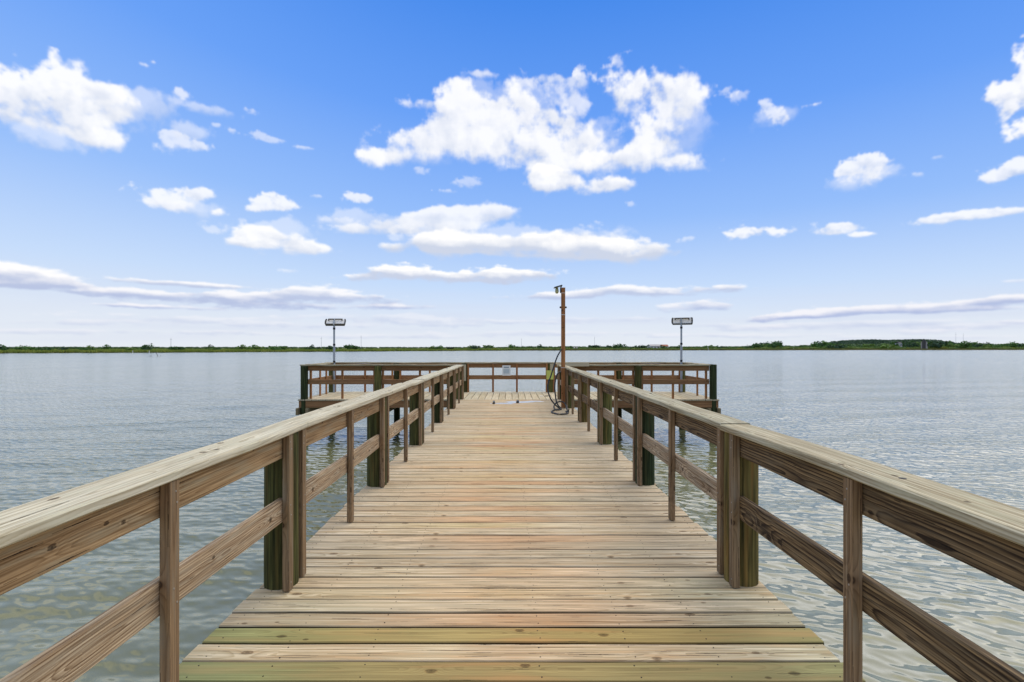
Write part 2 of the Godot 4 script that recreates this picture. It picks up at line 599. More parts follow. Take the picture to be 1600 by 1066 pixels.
	cloud(0.50, 0.80, [[18.5,4.1,2.99,0.57], [20.3,3.9,1.76,0.37]])
	cloud(1.10, 1.00, [[-42.1,5.8,1.83,0.78], [-40.6,5.2,2.69,0.80], [-42.4,4.7,2.90,0.68], [-38.2,4.7,2.88,0.57], [-36.9,4.4,2.55,0.42]])
	cloud(0.90, 0.90, [[-33.4,5.6,5.11,0.33], [-29.0,5.6,4.07,0.29], [-34.3,4.4,3.18,0.49], [-30.0,4.5,3.99,0.63], [-24.8,4.5,4.94,0.72], [-19.6,5.1,4.72,0.81], [-15.4,4.7,4.33,0.57], [-11.6,4.1,3.83,0.39], [-22.0,3.9,8.59,0.37], [-32.4,3.5,5.69,0.22]])
	cloud(0.08, 0.60, [[24.8,21.7,0.66,0.73], [25.5,20.9,1.19,0.73], [26.2,20.2,0.75,0.63], [21.7,23.0,1.03,0.42], [28.8,21.1,0.72,0.15]])
	cloud(0.25, 0.80, [[32.2,15.4,1.71,0.94], [33.6,15.7,1.20,0.87], [33.2,14.4,1.86,0.73], [31.4,15.4,0.78,0.42]])
	cloud(0.15, 0.80, [[22.4,11.0,1.48,0.77], [23.7,10.7,1.56,0.47], [26.3,10.6,1.18,0.40]])
	cloud(0.20, 0.80, [[30.2,10.7,1.79,0.56], [30.5,10.3,1.97,0.50], [32.7,9.8,0.94,0.22]])
	cloud(0.30, 0.80, [[37.4,10.6,1.18,0.41], [39.2,10.4,1.76,0.45], [41.0,10.4,1.37,0.39], [42.6,10.3,1.44,0.28]])
	cloud(0.20, 0.90, [[43.4,20.5,1.06,1.44], [42.6,18.8,1.44,1.14], [41.5,18.9,1.12,0.45], [43.7,18.3,1.74,1.30], [43.0,16.2,0.93,0.81], [44.4,15.9,1.36,0.79]])
	cloud(0.20, 0.80, [[42.3,13.3,1.31,0.70], [43.4,13.5,1.41,0.82], [41.4,13.0,0.75,0.38], [44.4,13.1,1.70,0.99]])
	cloud(0.65, 0.90, [[30.3,3.0,3.47,0.40], [33.6,3.2,3.69,0.50], [36.8,3.1,2.99,0.48], [39.2,3.4,2.79,0.41], [41.9,3.7,2.21,0.44], [43.7,3.8,2.09,0.43], [27.2,2.9,3.68,0.30], [24.0,2.6,2.78,0.30], [40.4,3.0,2.70,0.25]])
	cloud(0.55, 0.38, [[-12.9,2.9,9.49,0.45], [-2.5,2.5,10.63,0.40], [-20.2,2.1,8.20,0.31], [-30.0,2.5,7.99,0.35], [-36.9,2.0,5.95,0.32], [-28.5,1.3,9.26,0.29], [-40.6,1.2,4.61,0.25]])
	cloud(0.55, 0.35, [[10.7,2.8,7.71,0.39], [18.2,2.1,9.01,0.38], [27.8,1.8,7.82,0.35], [34.1,2.1,6.39,0.33], [40.4,1.6,5.02,0.30], [3.5,1.4,11.93,0.33], [22.3,1.1,10.25,0.25], [-11.6,1.1,11.49,0.26], [37.2,0.8,6.76,0.21]])
	cloud(0.10, 0.36, [[-4.1,16.5,1.46,0.55], [-9.4,17.6,1.30,0.42], [22.9,22.8,0.79,0.42], [21.4,23.5,0.58,0.42], [11.0,26.8,0.64,0.47], [-6.4,15.7,0.92,0.25], [12.3,14.3,0.64,0.31], [-19.6,14.5,0.94,0.23], [-22.0,7.3,1.26,0.24], [17.9,10.6,0.84,0.31], [36.3,14.1,0.69,0.25], [37.8,15.2,0.50,0.20], [-11.6,11.1,1.02,0.44], [-17.2,12.4,1.82,0.42], [-28.0,10.5,0.93,0.34]])
	cloud(0.30, 0.26, [[8.8,20.6,3.90,1.73], [13.3,18.3,5.67,1.28], [3.5,23.9,4.64,1.44], [18.2,20.7,2.16,2.21], [-9.0,18.6,4.54,1.06], [-2.5,24.5,3.99,1.32]])
	cloud(0.30, 0.40, [[-35.2,19.0,3.11,1.46], [-33.1,20.2,1.87,1.18], [-38.6,16.6,3.66,1.05], [-30.0,18.8,2.00,0.83], [-28.5,20.8,2.57,0.51]])
	cloud(0.30, 0.35, [[-6.4,11.6,9.86,1.40], [5.5,11.2,7.91,0.89], [-15.4,12.2,4.33,1.10], [-23.1,10.9,3.94,0.94], [-30.0,12.5,2.99,0.66], [32.7,14.4,2.83,0.84], [25.9,20.7,1.94,0.94]])
	cloud(0.30, 0.50, [[42.6,1.9,1.44,0.24], [25.1,1.9,3.28,0.30], [36.8,1.3,2.56,0.27], [42.6,5.1,1.08,0.19]])
	im = Image.create_from_data(SKY_W, SKY_H, false, Image.FORMAT_RGBF, sky_data.to_byte_array())
	sky_data = PackedFloat32Array()
	return ImageTexture.create_from_image(im)

# ------------------------------------------------------------------ water
# ripples: one tile of many crossing wave trains, each a whole number of waves wide, so that tiles meet
const RIPPLE_PX := 800
const RIPPLE_M := 11.0
func ripple_rows(job: Dictionary) -> void:
	var S := RIPPLE_PX
	var out := PackedFloat32Array()
	out.resize(S * (job.to - job.from))
	var o := 0
	var n: int = job.kx.size()
	var cx: Array = job.cx
	var sx: Array = job.sx
	for y in range(job.from, job.to):
		var row := PackedFloat32Array()
		row.resize(S)
		for k in n:
			var ph: float = TAU * float(job.ky[k]) * y / S + float(job.ph[k])
			var cr: float = cos(ph) * float(job.amp[k])
			var sr: float = sin(ph) * float(job.amp[k])
			var c: PackedFloat32Array = cx[k]
			var s: PackedFloat32Array = sx[k]
			for x in S:
				row[x] += c[x] * cr - s[x] * sr
		for x in S:
			var h := row[x]
			out[o] = h + 12.0 * h * absf(h) * (1.0 if h > 0.0 else -0.2)
			o += 1
	job.out = out

func water_height_image() -> ImageTexture:
	var q := RandomNumberGenerator.new()
	q.seed = 77
	var S := RIPPLE_PX
	var kx := []
	var ky := []
	var ph := []
	var amp := []
	var cx := []
	var sx := []
	for k in 34:
		var lam := 1.2 * pow(0.085 / 1.2, k / 33.0)
		var dir := PI / 2.0 + q.randfn(0.0, 0.42)
		var a := roundi(RIPPLE_M / lam * cos(dir))
		var b := roundi(RIPPLE_M / lam * sin(dir))
		kx.append(a)
		ky.append(b)
		ph.append(q.randf() * TAU)
		amp.append(0.037 * exp(-pow(log(lam / 0.21), 2.0) / 1.0) * lam / TAU)
		var c := PackedFloat32Array()
		var s := PackedFloat32Array()
		for x in S:
			c.append(cos(TAU * a * x / S))
			s.append(sin(TAU * a * x / S))
		cx.append(c)
		sx.append(s)
	var jobs := []
	var ids := []
	for t in 8:
		var j := {"from": S * t / 8, "to": S * (t + 1) / 8, "kx": kx, "ky": ky, "ph": ph, "amp": amp, "cx": cx, "sx": sx}
		jobs.append(j)
		ids.append(WorkerThreadPool.add_task(ripple_rows.bind(j)))
	var all := PackedFloat32Array()
	for t in 8:
		WorkerThreadPool.wait_for_task_completion(ids[t])
		all.append_array(jobs[t].out)
	var im := Image.create_from_data(S, S, false, Image.FORMAT_RF, all.to_byte_array())
	im.bump_map_to_normal_map(S / RIPPLE_M)
	return ImageTexture.create_from_image(im)

func graded(core0: float, core1: float, step: float, grow: float, lo: float, hi: float) -> PackedFloat32Array:
	var left := PackedFloat32Array()
	var x := core0
	var s := step
	while x > lo:
		s *= grow
		x -= s
		left.append(x)
	left.reverse()
	x = core0
	while x < core1:
		left.append(x)
		x += step
	s = step
	while x < hi:
		left.append(x)
		s *= grow
		x += s
	left.append(x)
	return left

func make_water() -> void:
	var xs := graded(-7.5, 7.5, 0.09, 1.042, -1100.0, 1700.0)
	var zs := graded(-13.0, 0.0, 0.09, 1.042, -1200.0, 40.0)
	var waves := []
	for k in 9:
		var lam := 0.6 * pow(1.3, k) * rng.randf_range(0.93, 1.07)
		var dir := deg_to_rad(72.0 + rng.randfn(0.0, 24.0))
		var kk := TAU / lam
		waves.append([cos(dir) * kk, sin(dir) * kk, rng.randf() * TAU, 0.020 / kk * (1.25 if k < 6 else 0.8), lam])
	var nx := xs.size()
	var nz := zs.size()
	var v := PackedVector3Array()
	var n := PackedVector3Array()
	var t := PackedVector2Array()
	var ca := cos(0.22) / RIPPLE_M
	var sa := sin(0.22) / RIPPLE_M
	for j in nz:
		var z := zs[j]
		var dz := zs[mini(j + 1, nz - 1)] - zs[maxi(j - 1, 0)]
		for i in nx:
			var x := xs[i]
			var dx := xs[mini(i + 1, nx - 1)] - xs[maxi(i - 1, 0)]
			var sp := maxf(dx, dz) * 0.5
			var y := 0.0
			var gx := 0.0
			var gz := 0.0
			for w in waves:
				var lam: float = w[4]
				var f := (lam - sp * 2.4) / (sp * 2.0)
				if f <= 0.0: continue
				f = minf(f, 1.0) * float(w[3])
				var ph: float = w[0] * x + w[1] * z + w[2]
				var sn := sin(ph)
				y += f * sn
				var cs := f * cos(ph)
				gx += cs * w[0]
				gz += cs * w[1]
			v.append(Vector3(x, y, z))
			n.append(Vector3(-gx, 1.0, -gz).normalized())
			t.append(Vector2(x * ca + z * sa, -x * sa + z * ca))
	# ripples too far off to be told apart make the surface rougher, band by band
	var reach := [18.0, 26.0, 36.0, 50.0, 68.0, 92.0, 125.0, 170.0, 230.0, 1.0e9]
	var rough := [0.09, 0.095, 0.10, 0.105, 0.11, 0.12, 0.135, 0.15, 0.165, 0.175]
	var bands := []
	for k in 10:
		bands.append(PackedInt32Array())
	for j in nz - 1:
		for i in nx - 1:
			var q := j * nx + i
			var c := (v[q] + v[q + nx + 1]) * 0.5
			var dd := Vector2(maxf(absf(c.x) - 1.5, 0.0), minf(c.z, 0.0)).length() * (1.0 + 0.10 * sin(c.x * 0.31 + c.z * 0.17))
			var band := 0
			while dd > reach[band]: band += 1
			bands[band].append_array(PackedInt32Array([q, q + 1, q + nx, q + 1, q + nx + 1, q + nx]))
	var m := ArrayMesh.new()
	var ripples := water_height_image()
	for k in 10:
		var a := []
		a.resize(Mesh.ARRAY_MAX)
		var used := PackedInt32Array()
		used.resize(v.size())
		var vv := PackedVector3Array()
		var nn := PackedVector3Array()
		var tt := PackedVector2Array()
		var ii := PackedInt32Array()
		for q in bands[k]:
			if used[q] == 0:
				vv.append(v[q])
				nn.append(n[q])
				tt.append(t[q])
				used[q] = vv.size()
			ii.append(used[q] - 1)
		a[Mesh.ARRAY_VERTEX] = vv
		a[Mesh.ARRAY_NORMAL] = nn
		a[Mesh.ARRAY_TEX_UV] = tt
		a[Mesh.ARRAY_INDEX] = ii
		m.add_surface_from_arrays(Mesh.PRIMITIVE_TRIANGLES, a)
		var mat := StandardMaterial3D.new()
		mat.resource_name = "murky_water"
		mat.albedo_color = Color(0.172, 0.178, 0.088).linear_to_srgb()
		mat.roughness = rough[k]
		mat.metallic_specular = 0.5
		mat.normal_enabled = true
		mat.normal_texture = ripples
		m.surface_set_material(k, mat)
	var o := part(self, "water", m, null, Transform3D(Basis.IDENTITY, Vector3(0, -DECK_ABOVE_WATER, 0)))
	kind(o, "structure")
	tag(o, "rippled grey green bay water all round the pier")

# ------------------------------------------------------------------ far shore
var shore := [[-4.5, 85.0], [-1.61, 170.0], [-0.926, 245.0], [-0.577, 285.0], [-0.275, 350.0], [0.0, 455.0], [0.33, 490.0], [0.58, 525.0], [0.93, 560.0], [1.86, 600.0], [4.5, 330.0]]
func shore_d(t: float) -> float:
	for k in shore.size() - 1:
		if t <= shore[k + 1][0]:
			return lerpf(shore[k][1], shore[k + 1][1], clampf((t - shore[k][0]) / (shore[k + 1][0] - shore[k][0]), 0.0, 1.0))
	return 330.0
func on_shore(t: float, back: float) -> Vector3:      # a point so many metres behind the water's edge
	var d := shore_d(t) + sin(t * 61.0) * 3.0 + sin(t * 143.0 + 1.0) * 2.0
	var p := Vector3(t * d, 0, -d)
	var away := Vector3(t * 0.8, 0, -1.0).normalized()
	p += away * back
	p.y = land_y(back)
	return p
func land_y(back: float) -> float:
	return -1.45 + 0.5 * smoothstep(-2.0, 1.0, back) + 0.35 * smoothstep(1.0, 40.0, back) + 0.5 * smoothstep(40.0, 200.0, back)

func crown_mesh(sd: int, lobes: int, leaves: int, size: float, flat: float) -> ArrayMesh:
	var r := RandomNumberGenerator.new()
	r.seed = sd
	var s := Shape.new()
	var cs := []
	for k in lobes:
		var a := TAU * k / lobes + r.randf() * 0.9
		var q := r.randf_range(0.15, 0.55)
		cs.append([Vector3(cos(a) * q, r.randf_range(0.30, 0.72) * flat, sin(a) * q), r.randf_range(0.25, 0.42)])
	cs.append([Vector3(0, 0.55 * flat, 0), 0.42])
	for k in leaves:
		var l: Array = cs[r.randi() % cs.size()]
		var d := Vector3(r.randfn(), r.randfn(), r.randfn()).normalized()
		var p: Vector3 = l[0] + Vector3(d.x, d.y * 0.8 * flat, d.z) * float(l[1]) * pow(r.randf(), 0.35)
		var nn := (d + Vector3(r.randfn(), r.randfn(), r.randfn()) * 0.35).normalized()
		var a1 := nn.cross(Vector3(r.randfn(), r.randfn(), r.randfn())).normalized()
		var b1 := nn.cross(a1)
		var g := r.randf_range(0.6, 1.35)
		var col := Color(g * r.randf_range(0.85, 1.15), g, g * 0.9)
		var z := size * r.randf_range(0.6, 1.3)
		var k0 := s.vert(p + a1 * z, nn, Vector2.ZERO, col)
		s.vert(p - a1 * z * 0.6 + b1 * z * 0.7, nn, Vector2.ZERO, col)
		s.vert(p - a1 * z * 0.5 - b1 * z * 0.8, nn, Vector2.ZERO, col)
		s.tri(k0, k0 + 1, k0 + 2, nn)
	return s.mesh()

func trunk_mesh() -> ArrayMesh:
	var s := Shape.new()
	s.lathe([[-0.05, 0.05], [0.2, 0.035], [0.5, 0.02], [0.75, 0.008]], 6)
	for k in 3:
		var a := TAU * k / 3.0 + 0.5
		s.tube([Vector3(0, 0.25, 0), Vector3(cos(a) * 0.14, 0.42, sin(a) * 0.14), Vector3(cos(a) * 0.3, 0.55, sin(a) * 0.3)], 0.012, 5)
	return s.mesh()

func scatter(called: String, label: String, m: Mesh, mat: Material, xf: Array, cols: Array) -> void:
	var mm := MultiMesh.new()
	mm.transform_format = MultiMesh.TRANSFORM_3D
	mm.use_colors = true
	mm.mesh = m
	mm.instance_count = xf.size()
	for k in xf.size():
		mm.set_instance_transform(k, xf[k])
		mm.set_instance_color(k, cols[k])
	var o := MultiMeshInstance3D.new()
	o.name = called
	o.multimesh = mm
	o.material_override = mat
	add_child(o, true)
	kind(o, "stuff")
	tag(o, label)

func spin(p: Vector3, sx: float, sy: float) -> Transform3D:
	var b := Basis(Vector3.UP, rng.randf() * TAU).scaled(Vector3(sx, sy, sx * rng.randf_range(0.8, 1.2)))
	return Transform3D(b, p)

func make_shore() -> void:
	# the land: one sheet from under the water's edge to beyond the horizon
	var s := Shape.new()
	var backs := [-4.0, -1.0, 0.5, 2.0, 6.0, 15.0, 40.0, 90.0, 200.0, 500.0, 1000.0, 1700.0]
	var cols := 480
	for i in cols + 1:
		var t := lerpf(-4.5, 4.5, float(i) / cols)
		for k in backs.size():
			var b: float = backs[k]
			var p := on_shore(t, b)
			p.y += 0.06 * sin(t * 300.0 + k * 2.0) if b > 1.0 else 0.0
			var g := 0.85 + 0.3 * absf(sin(t * 37.0 + k * 1.7) * sin(t * 91.0 + k))
			var col := Color(0.20, 0.21, 0.075) if b > 1.0 else Color(0.05, 0.045, 0.025)
			if t < -0.2 and b > 1.0: col = Color(0.20, 0.24, 0.07)
			s.vert(p, Vector3.UP, Vector2.ZERO, Color(col.r * g, col.g * g, col.b * g))
	var nb := backs.size()
	for i in cols:
		for k in nb - 1:
			var q := i * nb + k
			s.tri(q, q + 1, q + nb + 1, Vector3.UP)
			s.tri(q, q + nb + 1, q + nb, Vector3.UP)
	var lm := flat_mat("marsh_land", Color.WHITE, 0.95, 0.0, true)
	var land := part(self, "far_shore", s.mesh(), lm)
	kind(land, "structure")
	tag(land, "low green marsh land across the bay")
	# a wooded rise far behind the right shore
	var hs := Shape.new()
	var hn := 40
	var hills := func(px: float, pz: float) -> float:
		var e := smoothstep(820.0, 930.0, px) * smoothstep(1150.0, 1075.0, px)
		return -0.6 + 17.5 * e * smoothstep(-1270.0, -1400.0, pz) * smoothstep(-1750.0, -1500.0, pz) * (0.93 + 0.07 * sin(px * 0.05))
	for i in hn + 1:
		for k in 13:
			var px := lerpf(800.0, 1260.0, float(i) / hn)
			var pz := lerpf(-1250.0, -1760.0, k / 12.0)
			hs.vert(Vector3(px, hills.call(px, pz), pz), Vector3(0, 0.9, 0.3).normalized(), Vector2.ZERO, Color(0.035, 0.06, 0.03))
	for i in hn:
		for k in 12:
			var q := i * 13 + k
			hs.tri(q, q + 1, q + 14, Vector3.UP)
			hs.tri(q, q + 14, q + 13, Vector3.UP)
	var hill := part(self, "hill", hs.mesh(), lm)
	kind(hill, "structure")
	tag(hill, "low wooded rise far behind the right shore")

	var leaf := StandardMaterial3D.new()
	leaf.resource_name = "foliage"
	leaf.albedo_color = Color.WHITE
	leaf.vertex_color_use_as_albedo = true
	leaf.roughness = 0.75
	leaf.metallic_specular = 0.25
	leaf.backlight_enabled = true
	leaf.backlight = Color(0.62, 0.68, 0.36)
	# marsh grass: tufts of blades
	var tuft := Shape.new()
	var r2 := RandomNumberGenerator.new()
	r2.seed = 5
	for k in 12:
		var a := r2.randf() * TAU
		var q := Vector3(cos(a), 0, sin(a)) * r2.randf() * 0.9
		var w := Vector3(cos(a * 3.1), 0, sin(a * 3.1)) * 0.13
		var g := r2.randf_range(0.75, 1.2)
		var nn := w.cross(Vector3.UP).normalized()
		var k0 := tuft.vert(q - w, nn, Vector2.ZERO, Color(g, g, g))
		tuft.vert(q + w, nn, Vector2.ZERO, Color(g, g, g))
		tuft.vert(q + Vector3(r2.randfn() * 0.2, r2.randf_range(0.6, 1.1), r2.randfn() * 0.2), nn, Vector2.ZERO, Color(g * 1.1, g * 1.1, g * 0.9))
		tuft.tri(k0, k0 + 1, k0 + 2, nn)
	var xf := []
	var cl := []
	for k in 19000:
		var t := rng.randf_range(-1.15, 1.15) if k % 5 else rng.randf_range(-4.3, 4.3)
		var b := 0.6 + pow(rng.randf(), 1.8) * 70.0
		var sc := rng.randf_range(0.8, 1.5)
		xf.append(spin(on_shore(t, b), sc * 1.5, sc))
		var c := Color(0.22, 0.225, 0.075).lerp(Color(0.26, 0.22, 0.11), rng.randf() * smoothstep(-0.1, 0.3, t))
		if t < 0.0: c = Color(0.22, 0.28, 0.065).lerp(Color(0.38, 0.38, 0.09), pow(rng.randf(), 2.0))
		cl.append(c)
	scatter("marsh_grass", "olive and yellow green marsh grass along the far shore", tuft.mesh(), leaf, xf, cl)
	# scrub
	xf = []
	cl = []
	var bush := crown_mesh(71, 4, 70, 0.16, 0.8)
	for k in 6400:
		var t := rng.randf_range(-1.15, 1.15) if k % 5 else rng.randf_range(-4.3, 4.3)
		var b := 3.0 + pow(rng.randf(), 1.3) * 90.0
		var hgt := rng.randf_range(1.0, 2.5)
		if t > -0.05: hgt *= 1.15
		if t > 0.45:
			hgt *= 1.5
			b += 25.0
		if t < -0.1: hgt *= 0.62
		xf.append(spin(on_shore(t, b), hgt * rng.randf_range(0.9, 1.7), hgt))
		var c := Color(0.11, 0.20, 0.065).lerp(Color(0.26, 0.33, 0.09), pow(rng.randf(), 1.3))
		if rng.randf() < 0.06: c = Color(0.28, 0.28, 0.05)
		cl.append(c)
	scatter("shore_scrub", "low dense green scrub massed behind the far shore", bush, leaf, xf, cl)
	# far woods, one mass
	xf = []
	cl = []
	var wood := crown_mesh(72, 5, 80, 0.17, 1.0)
	for k in 2600:
		var t := rng.randf_range(-1.2, 1.15)
		var b := rng.randf_range(130.0, 420.0)
		if t < -0.1: b = rng.randf_range(200.0, 500.0)
		var hgt := rng.randf_range(3.0, 5.2) * (0.75 + 0.75 * smoothstep(0.4, 0.75, t))
		if t < 0.0: hgt *= 0.7
		xf.append(spin(on_shore(t, b), hgt * 1.2, hgt))
		cl.append(Color(0.08, 0.15, 0.075).lerp(Color(0.12, 0.19, 0.085), rng.randf()))
	for k in 1500:
		var px := rng.randf_range(825.0, 1150.0)
		var pz := rng.randf_range(-1300.0, -1560.0)
		var hgt := rng.randf_range(5.0, 8.0)
		xf.append(spin(Vector3(px, hills.call(px, pz) - 0.5, pz), hgt * 1.2, hgt))
		cl.append(Color(0.07, 0.13, 0.10).lerp(Color(0.09, 0.15, 0.10), rng.randf()))
	scatter("distant_woods", "dark green distant woods behind the far shore and on the rise", wood, leaf, xf, cl)

	# trees one can tell apart
	var bark := flat_mat("bark", Color(0.09, 0.075, 0.055).linear_to_srgb(), 0.9)
	var crowns := [crown_mesh(81, 5, 170, 0.13, 1.0), crown_mesh(82, 6, 190, 0.12, 0.8), crown_mesh(83, 4, 150, 0.13, 1.15), crown_mesh(84, 7, 200, 0.12, 0.7)]
	var tm := trunk_mesh()
	var tints := [Color(0.07, 0.14, 0.055), Color(0.11, 0.21, 0.07), Color(0.16, 0.25, 0.075), Color(0.06, 0.11, 0.07)]
	var leaf_mats := []
	for c in tints:
		var lf: StandardMaterial3D = leaf.duplicate()
		lf.albedo_color = c.linear_to_srgb()
		leaf_mats.append(lf)
	var protos := {}
	var put := func(t: float, back: float, hgt: float, wide: float, cr: int, ti: int, label: String, group: String) -> void:
		var key := cr * 10 + ti
		var o: Node3D
		if protos.has(key):
			o = protos[key].duplicate()
			o.name = "tree"
			add_child(o, true)
		else:
			o = thing("tree", label, "tree")
			part(o, "crown", crowns[cr], leaf_mats[ti])
			part(o, "trunk", tm, bark)
			protos[key] = o
		o.set_meta("label", label)
		o.set_meta("category", "tree")
		if group: o.set_meta("group", group)
		elif o.has_meta("group"): o.remove_meta("group")
		o.position = on_shore(t, back) - Vector3(0, 0.15, 0)
		o.rotation.y = rng.randf() * TAU
		if t < 0.0: hgt *= 1.3
		o.scale = Vector3(hgt * wide, hgt, hgt * wide)
	# [bearing, metres behind the water, height, width, crown, tint, label]
	for a in [
		[-0.850, 14.0, 3.2, 1.2, 1, 0, "dark bushy tree standing up from the scrub nearest the left edge of the far shore"],
		[-0.769, 12.0, 2.9, 1.3, 3, 1, "broad low tree in the left scrub, second dark clump from the left edge"],
		[-0.690, 10.0, 3.4, 1.2, 1, 2, "lighter green tree behind two white stakes on the left shore"],
		[-0.668, 24.0, 3.6, 1.0, 0, 0, "dark tree just right of the lighter green tree on the left shore"],
		[-0.616, 20.0, 3.5, 1.5, 3, 0, "wide dark clump of a tree above the leaning snag on the left shore"],
		[-0.468, 22.0, 4.0, 1.3, 1, 2, "pale crowned tree halfway between left edge and left lamp post"],
		[-0.430, 25.0, 4.0, 1.8, 3, 1, "long rounded tree left of the left lamp post on the far shore"],
		[-0.292, 30.0, 5.2, 1.4, 1, 0, "largest dark round tree just right of the left lamp post"],
		[0.240, 26.0, 7.2, 1.3, 1, 3, "dark round tree standing alone between the wooden post and right lamp post"],
		[0.160, 60.0, 7.0, 1.6, 3, 3, "broad dark tree right of the tall wooden post"],
		[0.205, 60.0, 6.6, 1.1, 0, 0, "narrow dark tree midway between the tall wooden post and the right lamp post"],
		[0.487, 40.0, 9.0, 1.1, 0, 0, "tallest tree of the clump right of the platform's right corner"],
		[0.600, 26.0, 8.6, 1.5, 1, 3, "very dark wide tree at the left foot of the wooded rise"],
		[0.694, 22.0, 8.2, 1.5, 1, 2, "bright green dome shaped tree in front of the wooded rise"],
		[0.780, 30.0, 11.0, 1.3, 0, 3, "tall dark tree right behind the grey derelict house"],
		[0.832, 24.0, 8.8, 1.3, 2, 1, "bright green tree right of the grey derelict house"],
	]:
		put.call(a[0], a[1], a[2], a[3], a[4], a[5], a[6], "")
	for k in 46:
		var t := rng.randf_range(-1.05, -0.05)
		var hgt := rng.randf_range(2.0, 3.0) * (1.0 + 0.35 * smoothstep(-0.5, -0.2, t))
		put.call(t, rng.randf_range(8.0, 50.0), hgt, rng.randf_range(0.9, 1.5), rng.randi() % 4, rng.randi() % 4, "small scrubby tree in the low green line of the left far shore", "scrubby trees along the left far shore")
	for k in 40:
		var t := rng.randf_range(-0.05, 0.45)
		put.call(t, rng.randf_range(30.0, 110.0), rng.randf_range(3.4, 5.6), rng.randf_range(0.9, 1.4), rng.randi() % 4, rng.randi() % 4, "small tree on the distant middle part of the far shore", "small trees along the middle far shore")
	for k in 80:
		var t := rng.randf_range(0.45, 1.05)
		put.call(t, rng.randf_range(35.0, 130.0), rng.randf_range(6.5, 10.5), rng.randf_range(0.85, 1.3), rng.randi() % 4, rng.randi() % 4, "mid height green tree in the treeline of the right far shore", "trees in the right treeline")

	# buildings
	var grey := flat_mat("weathered_siding", Color(0.5, 0.48, 0.45).linear_to_srgb(), 0.9)
	var dark := flat_mat("dark_opening", Color(0.02, 0.02, 0.022).linear_to_srgb(), 0.6)
	var pale := flat_mat("pale_siding", Color(0.62, 0.6, 0.56).linear_to_srgb(), 0.85)
	var roofm := flat_mat("pale_roof", Color(0.42, 0.40, 0.38).linear_to_srgb(), 0.8)
	var darkroof := flat_mat("dark_roof", Color(0.07, 0.065, 0.065).linear_to_srgb(), 0.9)
	var house := func(called: String, label: String, p: Vector3, w: float, h: float, dep: float, rise: float, wall: Material, roof: Material, wins: int, floors: int) -> Node3D:
		var o := thing(called, label, "house", p)
		o.rotation.y = 0.25
		var b := Shape.new()
		b.box(Vector3(-w / 2, -1.0, -dep / 2), Vector3(w / 2, h, dep / 2))
		part(o, "wall", b.mesh(), wall)
		var rf := Shape.new()
		var ov := 0.4
		var A := [Vector3(-w / 2 - ov, h + 0.003, dep / 2 + ov), Vector3(w / 2 + ov, h + 0.003, dep / 2 + ov), Vector3(w / 2 + ov, h + rise, 0), Vector3(-w / 2 - ov, h + rise, 0)]
		var B := [Vector3(-w / 2 - ov, h + 0.003, -dep / 2 - ov), Vector3(w / 2 + ov, h + 0.003, -dep / 2 - ov), Vector3(w / 2 + ov, h + rise, 0), Vector3(-w / 2 - ov, h + rise, 0)]
		var uvz := [Vector2.ZERO, Vector2.ZERO, Vector2.ZERO, Vector2.ZERO]
		var wc := [Color.WHITE, Color.WHITE, Color.WHITE, Color.WHITE]
		rf.quad(A, Vector3(0, dep, rise * 2).normalized(), uvz, wc)
		rf.quad(B, Vector3(0, dep, -rise * 2).normalized(), uvz, wc)
		for e in [-1.0, 1.0]:
			var xx: float = e * (w / 2)
			var k0 := rf.vert(Vector3(xx, h, -dep / 2), Vector3(e, 0, 0))
			rf.vert(Vector3(xx, h, dep / 2), Vector3(e, 0, 0))
			rf.vert(Vector3(xx, h + rise, 0), Vector3(e, 0, 0))
			rf.tri(k0, k0 + 1, k0 + 2, Vector3(e, 0, 0))
		part(o, "roof", rf.mesh(), roof)
		for f in floors:
			for k in wins:
				var ws := Shape.new()
				var cx := (k + 0.5) / wins * w - w / 2
				var cy := 1.2 + f * 3.0
				ws.box(Vector3(cx - 0.5, cy, dep / 2 - 0.1), Vector3(cx + 0.5, cy + 1.4, dep / 2 + 0.05))
				part(o, "window", ws.mesh(), dark)
		return o
	var hp := on_shore(0.757, 24.0)
	var dh: Node3D = house.call("derelict_house", "tall weathered grey derelict house above the trees on the right shore", hp, 5.6, 7.2, 5.2, 3.2, grey, grey, 2, 3)
	dh.rotation.y = 0.9
	var tw := Shape.new()
	tw.box(Vector3(-5.4, -1.0, -1.5), Vector3(-3.2, 9.8, 1.5))
	part(dh, "tower", tw.mesh(), darkroof)
	var ch := Shape.new()
	ch.box(Vector3(1.4, 8.2, -0.6), Vector3(2.2, 11.0, 0.4))
	part(dh, "chimney", ch.mesh(), darkroof)
	var pt := Shape.new()
	pt.box(Vector3(0.4, 0.0, 2.65), Vector3(2.7, 3.2, 2.9))
	part(dh, "pale_panel", pt.mesh(), pale)
	house.call("house", "long white house with a pale roof near the right lamp post", on_shore(0.268, 55.0), 13.0, 3.4, 7.0, 1.6, pale, roofm, 4, 1)
	house.call("house", "small white house with reddish roof end just left of the right lamp post", on_shore(0.285, 50.0), 6.0, 3.2, 5.0, 1.6, pale, flat_mat("red_roof", Color(0.35, 0.12, 0.07).linear_to_srgb(), 0.8), 2, 1)
	house.call("house", "small white house among trees left of the derelict house", on_shore(0.721, 75.0), 4.0, 6.6, 5.0, 1.5, pale, darkroof, 2, 2)
	house.call("house", "tiny white hut on the marsh right of the tall wooden post", on_shore(0.119, 12.0), 2.6, 1.7, 2.4, 0.8, pale, roofm, 1, 1)
	# masts
	var steel := flat_mat("mast_steel", Color(0.33, 0.34, 0.36).linear_to_srgb(), 0.5, 0.4)
